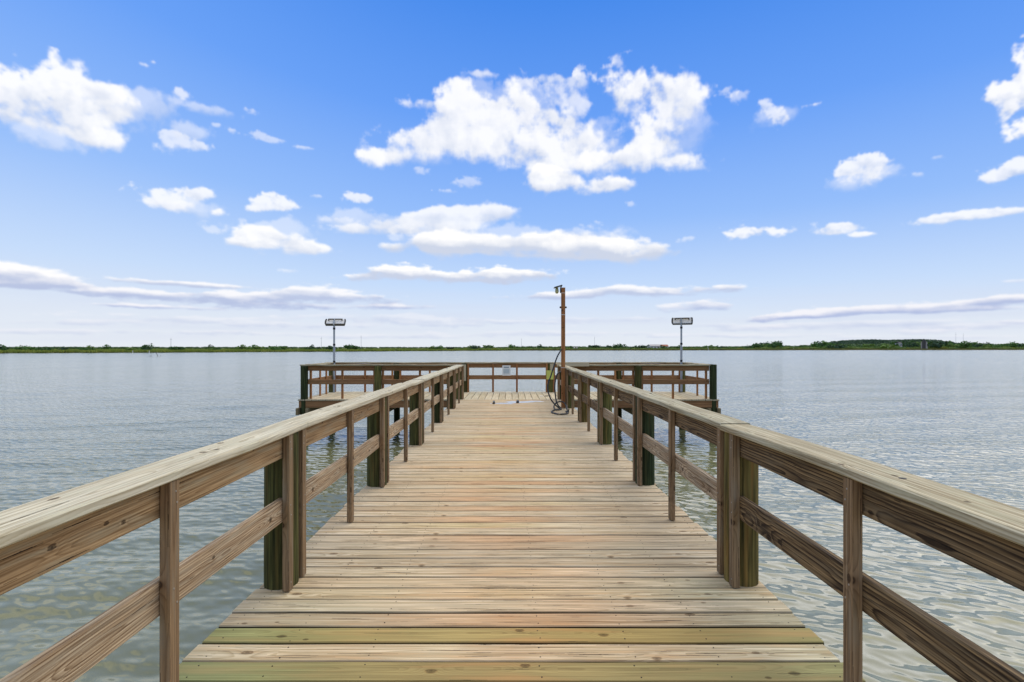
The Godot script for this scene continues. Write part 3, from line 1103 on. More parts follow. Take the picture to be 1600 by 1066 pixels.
	for a in [[-0.652, 120.0, 8.5, "thin grey mast rising from the left shore behind two white stakes"], [-0.366, 160.0, 11.0, "thin grey mast left of the left lamp post"], [-0.289, 170.0, 13.0, "thin grey mast behind the largest tree by the left lamp post"], [0.022, 200.0, 12.5, "thin grey mast over the middle of the far shore"], [0.163, 200.0, 15.0, "thin grey mast right of the tall wooden post"], [0.845, 180.0, 21.0, "left one of two thin masts near the right edge"], [0.859, 180.0, 20.0, "right one of two thin masts near the right edge"]]:
		var o := thing("radio_mast", a[3], "mast", on_shore(a[0], a[1]))
		var ms := Shape.new()
		ms.lathe([[-1.0, 0.16], [a[2] * 0.6, 0.12], [a[2], 0.07]], 6)
		part(o, "pole", ms.mesh(), steel)
		var cs := Shape.new()
		cs.box(Vector3(-0.8, a[2] * 0.86, -0.06), Vector3(0.8, a[2] * 0.86 + 0.12, 0.06))
		part(o, "crossarm", cs.mesh(), steel)
	# stakes and a snag in the water
	var white := flat_mat("white_paint", Color(0.78, 0.77, 0.74).linear_to_srgb(), 0.7)
	for a in [[-0.685, 250.0, 1.2, "left one of two white stakes in the water at the left shore"], [-0.655, 255.0, 1.2, "right one of two white stakes in the water at the left shore"], [0.360, 470.0, 2.4, "white stake with a hooked top in the water right of the right lamp post"], [0.371, 500.0, 2.0, "plain white stake right of the hooked white stake"], [0.515, 520.0, 2.4, "lone white stake in the water before the right treeline"]]:
		var o := thing("marker_stake", a[3], "stake", Vector3(a[0] * a[1], -DECK_ABOVE_WATER, -a[1]))
		var ss := Shape.new()
		ss.lathe([[-1.5, 0.12], [a[2] - 0.1, 0.11], [a[2], 0.06]], 7)
		part(o, "stake", ss.mesh(), white)
		if a[0] == 0.360:
			var hk := Shape.new()
			hk.tube([Vector3(0, a[2] - 0.05, 0), Vector3(-0.5, a[2] + 0.05, 0), Vector3(-1.1, a[2] - 0.15, 0)], 0.09, 6)
			part(o, "hook", hk.mesh(), white)
	var sn := thing("snag", "dark leaning dead branch sticking out of the water on the left", "branch", Vector3(-0.6405 * 163.0, -DECK_ABOVE_WATER, -163.0))
	var dw := flat_mat("dead_wood", Color(0.055, 0.05, 0.045).linear_to_srgb(), 0.9)
	var b1 := Shape.new()
	b1.tube([Vector3(0.5, -0.5, 0), Vector3(0.1, 0.4, 0.1), Vector3(-0.45, 1.25, 0.1)], 0.07, 6)
	part(sn, "branch", b1.mesh(), dw)
	var b2 := Shape.new()
	b2.tube([Vector3(0.7, -0.3, 0), Vector3(1.05, 0.35, 0.0)], 0.05, 6)
	part(sn, "branch", b2.mesh(), dw)
	var s2 := thing("snag", "short dark stump just breaking the water left of the leaning branch", "branch", Vector3(-0.6535 * 163.0, -DECK_ABOVE_WATER, -163.0))
	var b3 := Shape.new()
	b3.tube([Vector3(-0.5, -0.1, 0), Vector3(0.1, 0.16, 0.0), Vector3(0.5, 0.1, 0)], 0.06, 6)
	part(s2, "stump", b3.mesh(), dw)

# ------------------------------------------------------------------ pier
func pile(parent: Node, called: String, x: float, z: float, top: float, r: float, mat: String, sd: int) -> void:
	var q := RandomNumberGenerator.new()
	q.seed = sd
	var s := Shape.new()
	var rings := []
	var cols := []
	var ys := [-3.2, -1.5, -0.9, -0.3, 0.1, 0.45, top - 0.02, top - 0.006, top]
	for k in ys.size():
		var rr: float = r * (1.05 - 0.03 * (ys[k] + 3.2) / 4.0) * q.randf_range(0.985, 1.015)
		if k == ys.size() - 1: rr = r * 0.9
		rings.append([ys[k], rr])
		var g := q.randf_range(0.88, 1.1)
		# the band that the tide wets is dark and slimy
		var wet := smoothstep(-0.55, -0.95, ys[k])
		cols.append(Color(g * lerpf(1.0, 0.35, wet), g * lerpf(1.0, 0.4, wet), g * lerpf(1.0, 0.35, wet)))
	s.lathe(rings, 18, Color.WHITE, 0.012, cols)
	for k in s.uv.size():
		s.uv[k] = Vector2(s.uv[k].y / 4.4, s.uv[k].x * 2.0)
	part(parent, called, s.mesh(), M[mat], Transform3D(Basis(Vector3.UP, q.randf() * TAU), Vector3(x, 0, z)))

# A railing along the line of its balusters' inner faces. A, B: its ends; out: the direction away from the deck.
# spec: piles, pairs, balusters (metres from A), caps / rails (joints, metres from A), materials
func railing(label: String, A: Vector3, B: Vector3, out: Vector3, spec: Dictionary) -> Node3D:
	var root := thing("railing", label, "railing", Vector3((A.x + B.x) / 2.0, 0, (A.z + B.z) / 2.0))
	var o0 := -root.position
	var dir := (B - A).normalized()
	var at := func(s: float, o: float, y: float) -> Vector3:
		return o0 + A + dir * s + out * o + Vector3(0, y, 0)
	var up := Vector3.UP
	var ti := 0
	for p in spec.piles:
		var c: Vector3 = at.call(p[0], 0.103, 0.0)
		pile(root, "post", c.x, c.z, p[2] if p.size() > 2 else 0.928, 0.098, p[1], int(p[0] * 100) + int(absf(A.x) * 7) + 3)
	for k in spec.stiles.size():
		var s: float = spec.stiles[k]
		board(root, "baluster", at.call(s, 0.021, 0.004 if not spec.has("low") else float(spec.low)), at.call(s, 0.021, 0.927), dir, 0.060, 0.042, spec.stile_mat, {"segs": 3, "tex_l": 3.0, "chamfer": 0.002, "variants": 7, "seed": int(k * 3 + absf(A.x) * 5)})
	# screw heads where the balusters are fixed
	var sw := Shape.new()
	for s in spec.stiles:
		for y in [0.05, 0.45, 0.51, 0.84, 0.885]:
			var f := sw.v.size()
			sw.lathe([[0.0, 0.0045], [0.0012, 0.004]], 6)
			sw.moved(f, Transform3D(Basis(Quaternion(Vector3.UP, -out)), at.call(s + 0.014 * sin(s * 7.0 + y * 31.0), -0.0002, y)))
	kind(part(root, "screws", sw.mesh(), M.screw_bright), "stuff")
	for lv in [["mid_rail", 0.479, 0.136, "mids"], ["top_rail", 0.858, 0.139, "rails"]]:
		var j: Array = spec.joints
		for k in j.size() - 1:
			board(root, lv[0], at.call(j[k] + 0.002, 0.063, lv[1]), at.call(j[k + 1] - 0.002, 0.063, lv[1]), up, lv[2], 0.038, spec[lv[3]][k % spec[lv[3]].size()], {"segs": 6, "tex_l": 5.2, "wob": 0.004, "chamfer": 0.004, "seed": int(spec.seed) + k * 13 + (7 if lv[0] == "top_rail" else 0)})
	var cj: Array = spec.cap_joints
	for k in cj.size() - 1:
		board(root, "cap_rail", at.call(cj[k] + 0.0015, 0.084, 0.9475), at.call(cj[k + 1] - 0.0015, 0.084, 0.9475), out, 0.190, 0.038, spec.caps[k % spec.caps.size()], {"segs": 14, "tex_l": 5.2, "wob": 0.013, "chamfer": 0.006, "seed": int(spec.seed) + 101 + k * 17})
	if spec.has("bolts"):
		for b in spec.bolts:
			var s2 := Shape.new()
			s2.lathe([[0.0, 0.014], [0.003, 0.013], [0.004, 0.006]], 8)
			part(root, "bolt", s2.mesh(), M.bolt, Transform3D(Basis.IDENTITY, at.call(b[0], b[1], 0.9675)))
	return root

func make_wood() -> void:
	var jobs := []
	var pale := c8(219, 203, 172)
	var dkr := c8(158, 138, 104)
	for k in 5:
		jobs.append(wood_job("deck_wood_%d" % k, 100 + k * 9, 1024, 112, 3.2, 0.147, pale, dkr, c8(206, 172, 128) if k % 2 else c8(182, 172, 142), {"knots": 2 + k % 2, "cracks": 40, "ring": 0.6, "blot": 0.6, "fibre": 0.9, "bump": 0.10, "wave": 0.008, "knot": 0.42, "spacing": 0.012}))
	jobs.append(wood_job("deck_wood_green", 171, 1024, 112, 3.2, 0.147, c8(178, 163, 108), c8(136, 121, 76), c8(190, 150, 98), {"knots": 4, "cracks": 5, "ring": 0.5, "blot": 0.6, "bump": 0.07, "blotf": 0.022, "knot": 0.45}))
	jobs.append(wood_job("platform_wood", 181, 1024, 112, 3.2, 0.185, c8(214, 203, 172), c8(164, 146, 114), c8(190, 174, 144), {"knots": 3, "cracks": 6, "ring": 0.45, "bump": 0.08}))
	jobs.append(wood_job("cap_wood_left", 201, 2048, 144, 5.2, 0.19, c8(214, 208, 184), c8(148, 136, 108), c8(202, 202, 176), {"knots": 7, "cracks": 12, "ring": 0.55, "blot": 0.5, "bump": 0.12, "wave": 0.009}))
	jobs.append(wood_job("cap_wood_right", 215, 2048, 144, 5.2, 0.19, c8(196, 188, 160), c8(120, 106, 78), c8(186, 186, 156), {"knots": 6, "cracks": 12, "ring": 0.7, "blot": 0.45, "bump": 0.12, "wave": 0.009}))
	jobs.append(wood_job("rail_wood_left", 223, 2048, 128, 5.2, 0.14, c8(180, 152, 112), c8(108, 82, 52), c8(158, 152, 128), {"knots": 4, "cracks": 14, "ring": 0.5, "fibf": 0.1, "fibre": 1.2, "blot": 0.5, "bump": 0.10, "wave": 0.010}))
	jobs.append(wood_job("rail_wood_grey", 232, 2048, 128, 5.2, 0.14, c8(200, 178, 144), c8(112, 88, 62), c8(182, 176, 156), {"knots": 6, "cracks": 16, "ring": 0.85, "fibf": 0.1, "fibre": 1.2, "blot": 0.4, "bump": 0.15, "wave": 0.016, "spacing": 0.011}))
	jobs.append(wood_job("rail_wood_right", 246, 2048, 128, 5.2, 0.14, c8(150, 124, 86), c8(50, 38, 25), c8(126, 112, 88), {"knots": 3, "cracks": 16, "fibf": 0.1, "fibre": 1.2, "ring": 1.0, "blot": 0.5, "bump": 0.16, "wave": 0.022, "spacing": 0.015, "tilt": 0.02}))
	jobs.append(wood_job("stile_wood", 251, 1024, 64, 3.0, 0.06, c8(156, 130, 96), c8(92, 72, 50), c8(142, 132, 112), {"knots": 5, "cracks": 6, "ring": 0.5, "blot": 0.5, "bump": 0.08, "tilt": 0.006}))
	jobs.append(wood_job("stile_wood_red", 257, 1024, 64, 3.0, 0.06, c8(176, 126, 80), c8(112, 68, 38), c8(150, 116, 72), {"knots": 4, "cracks": 6, "ring": 0.5, "blot": 0.5, "bump": 0.08, "tilt": 0.006}))
	jobs.append(wood_job("platform_rail_wood", 262, 1024, 96, 5.2, 0.14, c8(168, 127, 87), c8(100, 71, 46), c8(140, 113, 74), {"knots": 7, "cracks": 8, "ring": 0.6, "blot": 0.6, "bump": 0.08}))
	jobs.append(wood_job("pile_wood", 271, 1024, 256, 4.4, 0.6, c8(136, 134, 94), c8(62, 64, 42), c8(142, 114, 76), {"knots": 5, "cracks": 50, "ring": 0.2, "blot": 0.75, "fibre": 1.5, "bump": 0.12, "spacing": 0.05, "wave": 0.02, "rough": 0.9, "stretch": 7.0, "fibf": 0.045, "blotf": 0.035}))
	var ids := []
	for j in jobs:
		ids.append(WorkerThreadPool.add_task(wood_image.bind(j)))
	for id in ids:
		WorkerThreadPool.wait_for_task_completion(id)
	for j in jobs:
		wood_material(j)
	for a in [["pile_green", Color(0.66, 0.66, 0.54)], ["pile_olive", Color(0.96, 0.86, 0.70)], ["pile_teal", Color(0.50, 0.58, 0.53)], ["pile_moss", Color(0.86, 0.86, 0.70)], ["pile_dark", Color(0.48, 0.52, 0.44)]]:
		var m: StandardMaterial3D = M.pile_wood.duplicate()
		m.resource_name = a[0]
		m.albedo_color = a[1]
		M[a[0]] = m
	flat_mat("bolt", Color(0.10, 0.095, 0.09), 0.55, 0.6)
	flat_mat("screw_bright", Color(0.62, 0.60, 0.56), 0.45, 0.6)
	flat_mat("screw", Color(0.13, 0.11, 0.10), 0.6, 0.4)

const WALK_END := 15.29
func make_decks() -> void:
	var deck := thing("walkway_deck", "long pale plank walkway running straight out over the water", "deck", Vector3(0.02, 0, -7.0))
	var q := RandomNumberGenerator.new()
	q.seed = 44
	var pitch := (WALK_END - 2.54) / 82.0
	var k := -24
	var screws := []
	while true:
		var d0 := 2.54 + pitch * k
		if d0 + pitch > WALK_END + 0.01: break
		var dc := d0 + pitch * 0.5
		var green := k == -1 or k == 1
		var xl := -1.515 + q.randf_range(-0.012, 0.012)
		var xr := 1.535 + q.randf_range(-0.012, 0.012)
		var sink := q.randf_range(-0.0035, 0.0)
		var mat := "deck_wood_green" if green else "deck_wood_%d" % (q.randi() % 5)
		var base := q.randf_range(0.80, 1.18)
		var tan := q.randf_range(-0.05, 0.05)
		var wear := q.randf_range(0.15, 1.0)
		var mid := q.randfn(-0.05, 0.22)
		var spread := q.randf_range(0.4, 0.85)
		if dc > 4.5 and dc < 9.5: wear = minf(1.0, wear + 0.25)
		var tints := []
		for st in 9:
			var x := lerpf(xl, xr, st / 8.0)
			var w := exp(-pow((x - mid) / spread, 2.0)) * wear
			var f := base * q.randf_range(0.96, 1.04)
			if green:
				w *= 0.6
				f *= 0.86
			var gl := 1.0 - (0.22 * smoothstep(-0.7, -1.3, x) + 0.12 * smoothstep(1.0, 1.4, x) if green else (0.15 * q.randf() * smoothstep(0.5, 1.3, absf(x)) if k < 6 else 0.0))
			# foot traffic has worn the grey off the middle of the walk
			tints.append(Color(f * (1.0 + 0.14 * w + tan) * gl, f * (1.0 - 0.13 * w), f * (1.0 - 0.29 * w - tan)))
		var wide := pitch - q.randf_range(0.006, 0.021)
		board(deck, "deck_board", Vector3(xl - 0.02, -0.019 + sink, 7.0 - dc), Vector3(xr - 0.02, -0.019 + sink, 7.0 - dc + q.randf_range(-0.003, 0.003)), Vector3(0, 0, 1), wide, 0.038, mat, {"tints": tints, "tex_l": 3.2, "u0": 0.01, "flip": q.randf() < 0.5, "chamfer": 0.0055, "seed": q.randi() % 9999, "wob": 0.003, "grime_shade": 0.1})  # sides tinted nearly black so the gaps carry painted shade
		if dc > 1.8 and dc < 6.0:
			for jx in [-1.44, -1.10, -0.68, 0.12, 0.55, 0.95, 1.44]:
				for e in [-0.042, 0.042]:
					screws.append(Transform3D(Basis.IDENTITY, Vector3(jx + q.randfn() * 0.008, sink + 0.0008, 7.0 - dc + e + q.randfn() * 0.006)))
		k += 1
	var sc := Shape.new()
	sc.lathe([[-0.002, 0.0036], [0.0003, 0.0034], [0.0006, 0.002]], 7)
	var mm := MultiMesh.new()
	mm.transform_format = MultiMesh.TRANSFORM_3D
	mm.mesh = sc.mesh()
	mm.instance_count = screws.size()
	for n in screws.size():
		mm.set_instance_transform(n, screws[n])
	var so := MultiMeshInstance3D.new()
	so.name = "screws"
	so.multimesh = mm
	so.material_override = M.screw
	deck.add_child(so, true)
	kind(so, "stuff")
	for x in [-1.44, -0.72, 0.0, 0.72, 1.44]:
		board(deck, "stringer", Vector3(x, -0.137, 8.3), Vector3(x, -0.137, 7.0 - WALK_END), Vector3.UP, 0.19, 0.038, "platform_rail_wood", {"segs": 4, "tex_l": 20.0})
	for n in 6:
		for e in [-0.125, 0.125]:
			board(deck, "cross_beam", Vector3(-1.62, -0.34, 7.0 - (3.40 + 2.43 * n) + e), Vector3(1.62, -0.34, 7.0 - (3.40 + 2.43 * n) + e), Vector3.UP, 0.19, 0.038, "platform_rail_wood", {"segs": 2})

	# the fishing platform across the end
	var plat := thing("platform_deck", "wide plank platform across the end of the walkway, boards running away from the viewer", "deck", Vector3(-0.04, 0, -16.65))
	var n2 := 61
	for n in n2:
		var x := lerpf(-5.86, 5.86, (n + 0.5) / n2)
		var f := q.randf_range(0.88, 1.08)
		var z0 := 1.345 + q.randf_range(-0.008, 0.008)
		board(plat, "deck_board", Vector3(x, -0.019 + q.randf_range(-0.003, 0.0), z0), Vector3(x, -0.019, -1.36), Vector3(1, 0, 0), 0.192 - q.randf_range(0.007, 0.011), 0.038, "platform_wood", {"tex_l": 3.2, "chamfer": 0.004, "tint": Color(f, f, f * q.randf_range(0.96, 1.0)), "seed": q.randi() % 9999, "grime_shade": 0.1})  # same painted gap shade on the side faces
	for z in [1.30, 0.9, 0.45, 0.0, -0.45, -0.9, -1.31]:
		board(plat, "joist", Vector3(-5.84, -0.137, z), Vector3(5.84, -0.137, z), Vector3.UP, 0.19, 0.038, "platform_rail_wood", {"segs": 6, "tex_l": 12.0})
	for x in [-5.72, -3.64, -1.37, 1.46, 3.61, 5.70]:
		for e in [-0.135, 0.135]:
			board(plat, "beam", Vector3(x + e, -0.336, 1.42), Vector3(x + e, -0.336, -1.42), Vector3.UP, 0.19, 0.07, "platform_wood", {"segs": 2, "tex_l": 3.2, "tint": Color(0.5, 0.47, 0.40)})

func make_railings() -> void:
	var XL := -1.302
	var XR := 1.335
	# walkway, left and right: s counts metres from a point behind the camera
	var lp := []
	var ls := []
	var lmats := ["pile_olive", "pile_green", "pile_green", "pile_green", "pile_dark", "pile_green", "pile_moss"]
	for k in 7:
		var d := 3.385 - 2.425 + 2.425 * k
		if k == 6: d = 15.41
		lp.append([d + 1.5, lmats[k]])
		ls.append_array([d - 0.105 + 1.5, d + 0.105 + 1.5])
		if k < 6: ls.append(d + 1.18 + 1.5)
	ls.append(1.25)
	railing("left hand railing of the walkway with pale weathered cap", Vector3(XL, 0, 1.5), Vector3(XL, 0, -15.56), Vector3(-1, 0, 0), {
		"piles": lp, "stiles": ls, "stile_mat": "stile_wood", "joints": [0.0, 4.90, 9.75, 14.6, 16.98], "cap_joints": [0.0, 5.02, 9.80, 14.62, 16.72],
		"caps": ["cap_wood_left"], "rails": ["rail_wood_left", "rail_wood_left"], "mids": ["rail_wood_grey"], "seed": 30,
		"bolts": [[8.5, 0.05], [8.9, 0.14], [5.9, 0.1], [11.9, 0.06], [14.0, 0.12]]})
	var rp := []
	var rs := []
	var rmats := ["pile_green", "pile_olive", "pile_teal", "pile_moss", "pile_olive", "pile_moss", "pile_green"]
	for k in 7:
		var d := 3.43 - 2.44 + 2.44 * k
		if k == 6: d = 15.41
		rp.append([d + 1.5, rmats[k]])
		ls = rs
		rs.append_array([d - 0.10 + 1.5, d + 0.10 + 1.5])
		if k < 6: rs.append(d + 1.19 + 1.5)
	rs.append(1.27)
	railing("right hand railing of the walkway with dark streaked brown rails", Vector3(XR, 0, 1.5), Vector3(XR, 0, -15.56), Vector3(1, 0, 0), {
		"piles": rp, "stiles": rs, "stile_mat": "stile_wood", "joints": [0.0, 4.93, 9.80, 14.7, 16.98], "cap_joints": [0.0, 4.97, 9.87, 14.72, 16.72],
		"caps": ["cap_wood_right"], "rails": ["rail_wood_right"], "mids": ["rail_wood_right", "rail_wood_grey"], "seed": 52,
		"bolts": [[3.5, 0.09], [7.2, 0.12], [9.2, 0.07], [11.3, 0.1], [12.6, 0.05]]})
	# platform: front runs face the viewer
	var FZ := -15.513
	var pm := {"stile_mat": "stile_wood_red", "caps": ["cap_wood_right"], "rails": ["platform_rail_wood"], "mids": ["platform_rail_wood"]}
	var fl := pm.duplicate()
	fl.merge({"piles": [[0.0, "pile_teal", 0.926], [2.06, "pile_moss"]], "stiles": [0.15, 1.04, 1.94, 2.18, 3.22, 4.22], "joints": [0.02, 2.04, 4.26], "cap_joints": [-0.10, 2.06, 4.26], "seed": 61})
	railing("front railing of the left platform wing, from dark green corner post to walkway", Vector3(-5.755, 0, FZ), Vector3(-1.41, 0, FZ), Vector3(0, 0, 1), fl)
	var fr := pm.duplicate()
	fr.merge({"piles": [[0.0, "pile_teal", 0.968], [2.10, "pile_green"]], "stiles": [0.17, 1.10, 1.97, 2.22, 3.2, 4.1], "joints": [0.10, 2.08, 4.21], "cap_joints": [0.10, 2.10, 4.21], "seed": 71})
	railing("front railing of the right platform wing, from green corner post to walkway", Vector3(5.68, 0, FZ), Vector3(1.42, 0, FZ), Vector3(0, 0, 1), fr)
	var BZ := -17.76
	var bk := pm.duplicate()
	bk.merge({"piles": [[0.02, "pile_moss"], [2.13, "pile_dark"], [4.33, "pile_green"], [7.10, "pile_moss"], [9.32, "pile_green"], [11.38, "pile_moss"]],
		"stiles": [0.15, 1.12, 2.0, 2.26, 3.21, 4.19, 4.45, 5.25, 6.02, 6.98, 7.22, 8.22, 9.19, 9.45, 10.37, 11.27], "joints": [-0.06, 4.3, 7.12, 11.48], "cap_joints": [-0.16, 4.33, 7.10, 11.56], "seed": 81,
		"bolts": [[0.35, 0.08], [1.9, 0.1], [4.0, 0.1], [4.36, 0.12], [8.9, 0.09], [11.1, 0.1]]})
	railing("long back railing of the platform facing the open water", Vector3(-5.80, 0, BZ), Vector3(5.66, 0, BZ), Vector3(0, 0, -1), bk)
	for e in [-1.0, 1.0]:
		var ex := pm.duplicate()
		ex.merge({"piles": [], "stiles": [0.95, 1.5] if e < 0 else [0.95], "joints": [0.15, 2.14], "cap_joints": [0.13, 2.14], "seed": 91 + int(e)})
		var X := -5.655 if e < 0 else 5.575
		railing("short end railing closing the left end of the platform" if e < 0 else "short end railing closing the right end of the platform", Vector3(X, 0, FZ), Vector3(X, 0, BZ), Vector3(e, 0, 0), ex)

func make_details() -> void:
	var galv := flat_mat("galvanised", Color(0.60, 0.63, 0.65), 0.45, 0.35)
	var black := flat_mat("black_plastic", Color(0.07, 0.07, 0.075), 0.5)
	var cream := flat_mat("cream_enamel", Color(0.97, 0.95, 0.90), 0.5)
	var olive := flat_mat("dark_trim", Color(0.27, 0.26, 0.22), 0.6)
	# two flood lights on pipes at the back corners
	var lamp := func(label: String, at: Vector3, yaw: float, tilt: float, deep: float, face: Material) -> void:
		var o := thing("lamp_post", label, "lamp post", at, "flood lights at the platform's back corners")
		var s := Shape.new()
		s.lathe([[0.0, 0.036], [1.43, 0.036], [1.44, 0.030], [2.155, 0.030]], 12)
		part(o, "pole", s.mesh(), galv)
		for y in [0.955, 1.50, 2.02]:
			var b := Shape.new()
			b.lathe([[y, 0.040], [y + 0.062, 0.040]], 12)
			part(o, "clamp", b.mesh(), black)
		var head := Node3D.new()
		head.name = "lamp_head"
		head.position = Vector3(0.03, 2.27, -0.02)
		head.rotation = Vector3(tilt, yaw, 0)
		o.add_child(head, true)
		var h := Shape.new()
		h.box(Vector3(-0.285, -0.085, -deep), Vector3(0.285, 0.105, -0.012))
		part(head, "housing", h.mesh(), face)
		var rim := Shape.new()
		rim.box(Vector3(-0.30, -0.118, -deep - 0.01), Vector3(0.30, -0.082, 0.012))
		for e in [-1.0, 1.0]:
			rim.tube([Vector3(e * 0.285, -0.10, 0.0), Vector3(e * 0.31, -0.07, 0.0), Vector3(e * 0.317, 0.0, 0.0), Vector3(e * 0.31, 0.07, 0.0), Vector3(e * 0.29, 0.105, 0.0)], 0.018, 7)
			rim.box(Vector3(e * 0.302 - 0.012, -0.09, -deep), Vector3(e * 0.302 + 0.012, 0.10, 0.0))
		part(head, "rim", rim.mesh(), olive)
		var yk := Shape.new()
		yk.box(Vector3(-0.225, 0.062, 0.02), Vector3(0.225, 0.092, 0.045))
		for e in [-1.0, 1.0]:
			yk.box(Vector3(e * 0.212 - 0.014, 0.02, 0.018), Vector3(e * 0.212 + 0.014, 0.062, 0.043))
		part(head, "yoke", yk.mesh(), olive)
		var arm := Shape.new()
		arm.tube([Vector3(-0.03, -0.14, 0.02), Vector3(-0.03, 0.08, 0.03)], 0.024, 8)
		part(head, "arm", arm.mesh(), galv)
	lamp.call("flood light on a pale pipe at the platform's left back corner", Vector3(-5.64, 0, -17.66), 0.06, -0.6, 0.06, cream)
	lamp.call("flood light on a grey pipe at the platform's right back corner, its side showing", Vector3(5.49, 0.03, -17.66), -0.42, -0.05, 0.15, cream)

	# the tall wooden post with its solar light
	var post := thing("wooden_post", "tall square reddish brown post carrying a small solar light", "post", Vector3(1.272, 0, -13.2))
	board(post, "timber", Vector3(0, 0.0, 0), Vector3(0, 2.875, 0), Vector3(1, 0, 0), 0.092, 0.092, "stile_wood_red", {"segs": 6, "tex_l": 3.0, "chamfer": 0.004, "seed": 4})
	for y in [0.955, 2.22, 2.74]:
		var tie := Shape.new()
		tie.box(Vector3(-0.0485, y, -0.0485), Vector3(0.0485, y + 0.012, 0.0485))
		part(post, "cable_tie", tie.mesh(), flat_mat("pale_tie", Color(0.82, 0.80, 0.76), 0.6))
	for e in [-1.0, 1.0]:
		var kn := Shape.new()
		kn.lathe([[0.0, 0.012], [0.012, 0.024], [0.03, 0.024], [0.04, 0.012]], 10)
		part(post, "bolt", kn.mesh(), black, Transform3D(Basis(Vector3(0, 0, 1), -e * PI / 2), Vector3(e * 0.046, 2.405, 0.0)))
	var so := thing("solar_light", "small solar light with dark panel and pale lantern at the top of the wooden post", "light", Vector3(1.272, 2.8, -13.2))
	var pn := Shape.new()
	pn.box(Vector3(-0.20, -0.012, -0.10), Vector3(0.0, 0.012, 0.12))
	part(so, "solar_panel", pn.mesh(), flat_mat("solar_glass", Color(0.06, 0.07, 0.10), 0.2), Transform3D(Basis(Vector3(0, 0, 1), 0.28), Vector3(-0.03, 0.125, 0.0)))
	var br := Shape.new()
	br.tube([Vector3(-0.035, 0.12, 0.0), Vector3(-0.065, 0.06, 0.0), Vector3(-0.055, -0.02, 0.0)], 0.013, 7)
	br.box(Vector3(-0.075, -0.05, -0.03), Vector3(-0.047, 0.04, 0.03))
	part(so, "bracket", br.mesh(), black)
	var ln := Shape.new()
	ln.lathe([[-0.075, 0.012], [-0.068, 0.032], [-0.03, 0.044], [0.02, 0.040], [0.06, 0.03], [0.09, 0.02]], 12)
	part(so, "lantern", ln.mesh(), flat_mat("pale_lantern", Color(0.66, 0.66, 0.46), 0.35), Transform3D(Basis.IDENTITY, Vector3(-0.15, 0.01, 0.0)))
	# hose
	var path := [
		Vector3(1.23, 1.40, -13.15), Vector3(1.13, 1.25, -13.05), Vector3(1.05, 1.05, -13.00), Vector3(0.96, 0.78, -12.95), Vector3(0.88, 0.55, -12.90), Vector3(0.89, 0.40, -12.85),
		Vector3(0.95, 0.24, -12.80), Vector3(1.04, 0.12, -12.78), Vector3(1.14, 0.04, -12.76), Vector3(1.18, 0.02, -12.72), Vector3(1.10, 0.00, -12.60), Vector3(1.03, 0.02, -12.62),
		Vector3(1.02, 0.08, -12.80), Vector3(1.10, 0.16, -12.90), Vector3(1.23, 0.17, -12.90), Vector3(1.34, 0.10, -12.75), Vector3(1.40, 0.03, -12.60), Vector3(1.37, 0.01, -12.25),
		Vector3(1.21, 0.00, -11.85), Vector3(1.05, 0.00, -11.78), Vector3(0.93, 0.00, -12.05), Vector3(0.94, 0.00, -12.35), Vector3(1.06, 0.00, -12.66), Vector3(1.19, 0.01, -12.78),
		Vector3(1.13, 0.08, -12.82), Vector3(1.08, 0.18, -12.85), Vector3(1.06, 0.34, -12.90), Vector3(1.05, 0.54, -12.95), Vector3(1.08, 0.72, -13.00), Vector3(1.13, 0.83, -13.05),
		Vector3(1.21, 0.86, -13.12)]
	var cv := Curve3D.new()
	for k in path.size():
		var p: Vector3 = path[k]
		p.y = maxf(p.y, 0.018)
		p.x = minf(p.x, 1.30)
		if p.z > -13.0 or p.y < 0.3: pass
		path[k] = p
	for k in path.size():
		var tg: Vector3 = (path[mini(k + 1, path.size() - 1)] - path[maxi(k - 1, 0)]) / 6.0
		cv.add_point(path[k], -tg, tg)
	var fine := []
	for k in 170:
		fine.append(cv.sample_baked(cv.get_baked_length() * k / 169.0, true))
	var hs := Shape.new()
	hs.tube(fine, 0.0165, 8)
	tag(part(self, "hose", hs.mesh(), flat_mat("black_rubber", Color(0.16, 0.17, 0.165), 0.45)), "black garden hose hanging from the wooden post and coiled on the deck", "hose")
	# nozzle end lies by the railing
	var ng := thing("hose_nozzle", "dark hose nozzle lying at the foot of the right railing beside the coil", "nozzle", Vector3(1.27, 0.0, -12.05))
	var nz := Shape.new()
	nz.tube([Vector3(-0.03, 0.02, -0.15), Vector3(0.0, 0.03, 0.0)], 0.02, 8)
	part(ng, "barrel", nz.mesh(), black)
	var nh := Shape.new()
	nh.tube([Vector3(-0.005, 0.02, -0.02), Vector3(0.015, 0.10, 0.03)], 0.014, 8)
	part(ng, "grip", nh.mesh(), black)
	# pale cutting board on the corner of the right railings
	var cb := thing("cutting_board", "pale wooden fish cleaning board lying on the railing corner behind the wooden post", "board", Vector3(1.84, 0.968, -15.36))
	board(cb, "top_board", Vector3(-0.55, 0.022, 0.10), Vector3(0.34, 0.022, 0.06), Vector3(0, 0, 1), 0.17, 0.036, "platform_wood", {"tint": Color(1.3, 1.28, 1.24), "seed": 3})
	board(cb, "top_board", Vector3(-0.55, 0.022, -0.08), Vector3(0.34, 0.022, -0.12), Vector3(0, 0, 1), 0.17, 0.036, "platform_wood", {"tint": Color(1.3, 1.28, 1.24), "seed": 8})
	board(cb, "front_lip", Vector3(-0.55, 0.003, 0.205), Vector3(0.34, 0.003, 0.165), Vector3.UP, 0.10, 0.022, "platform_wood", {"tint": Color(1.7, 1.66, 1.6), "seed": 6})
	# signs on the back railing
	var im := Image.create(128, 160, false, Image.FORMAT_RGB8)
	im.fill(Color(0.86, 0.87, 0.84))
	var q := RandomNumberGenerator.new()
	q.seed = 9
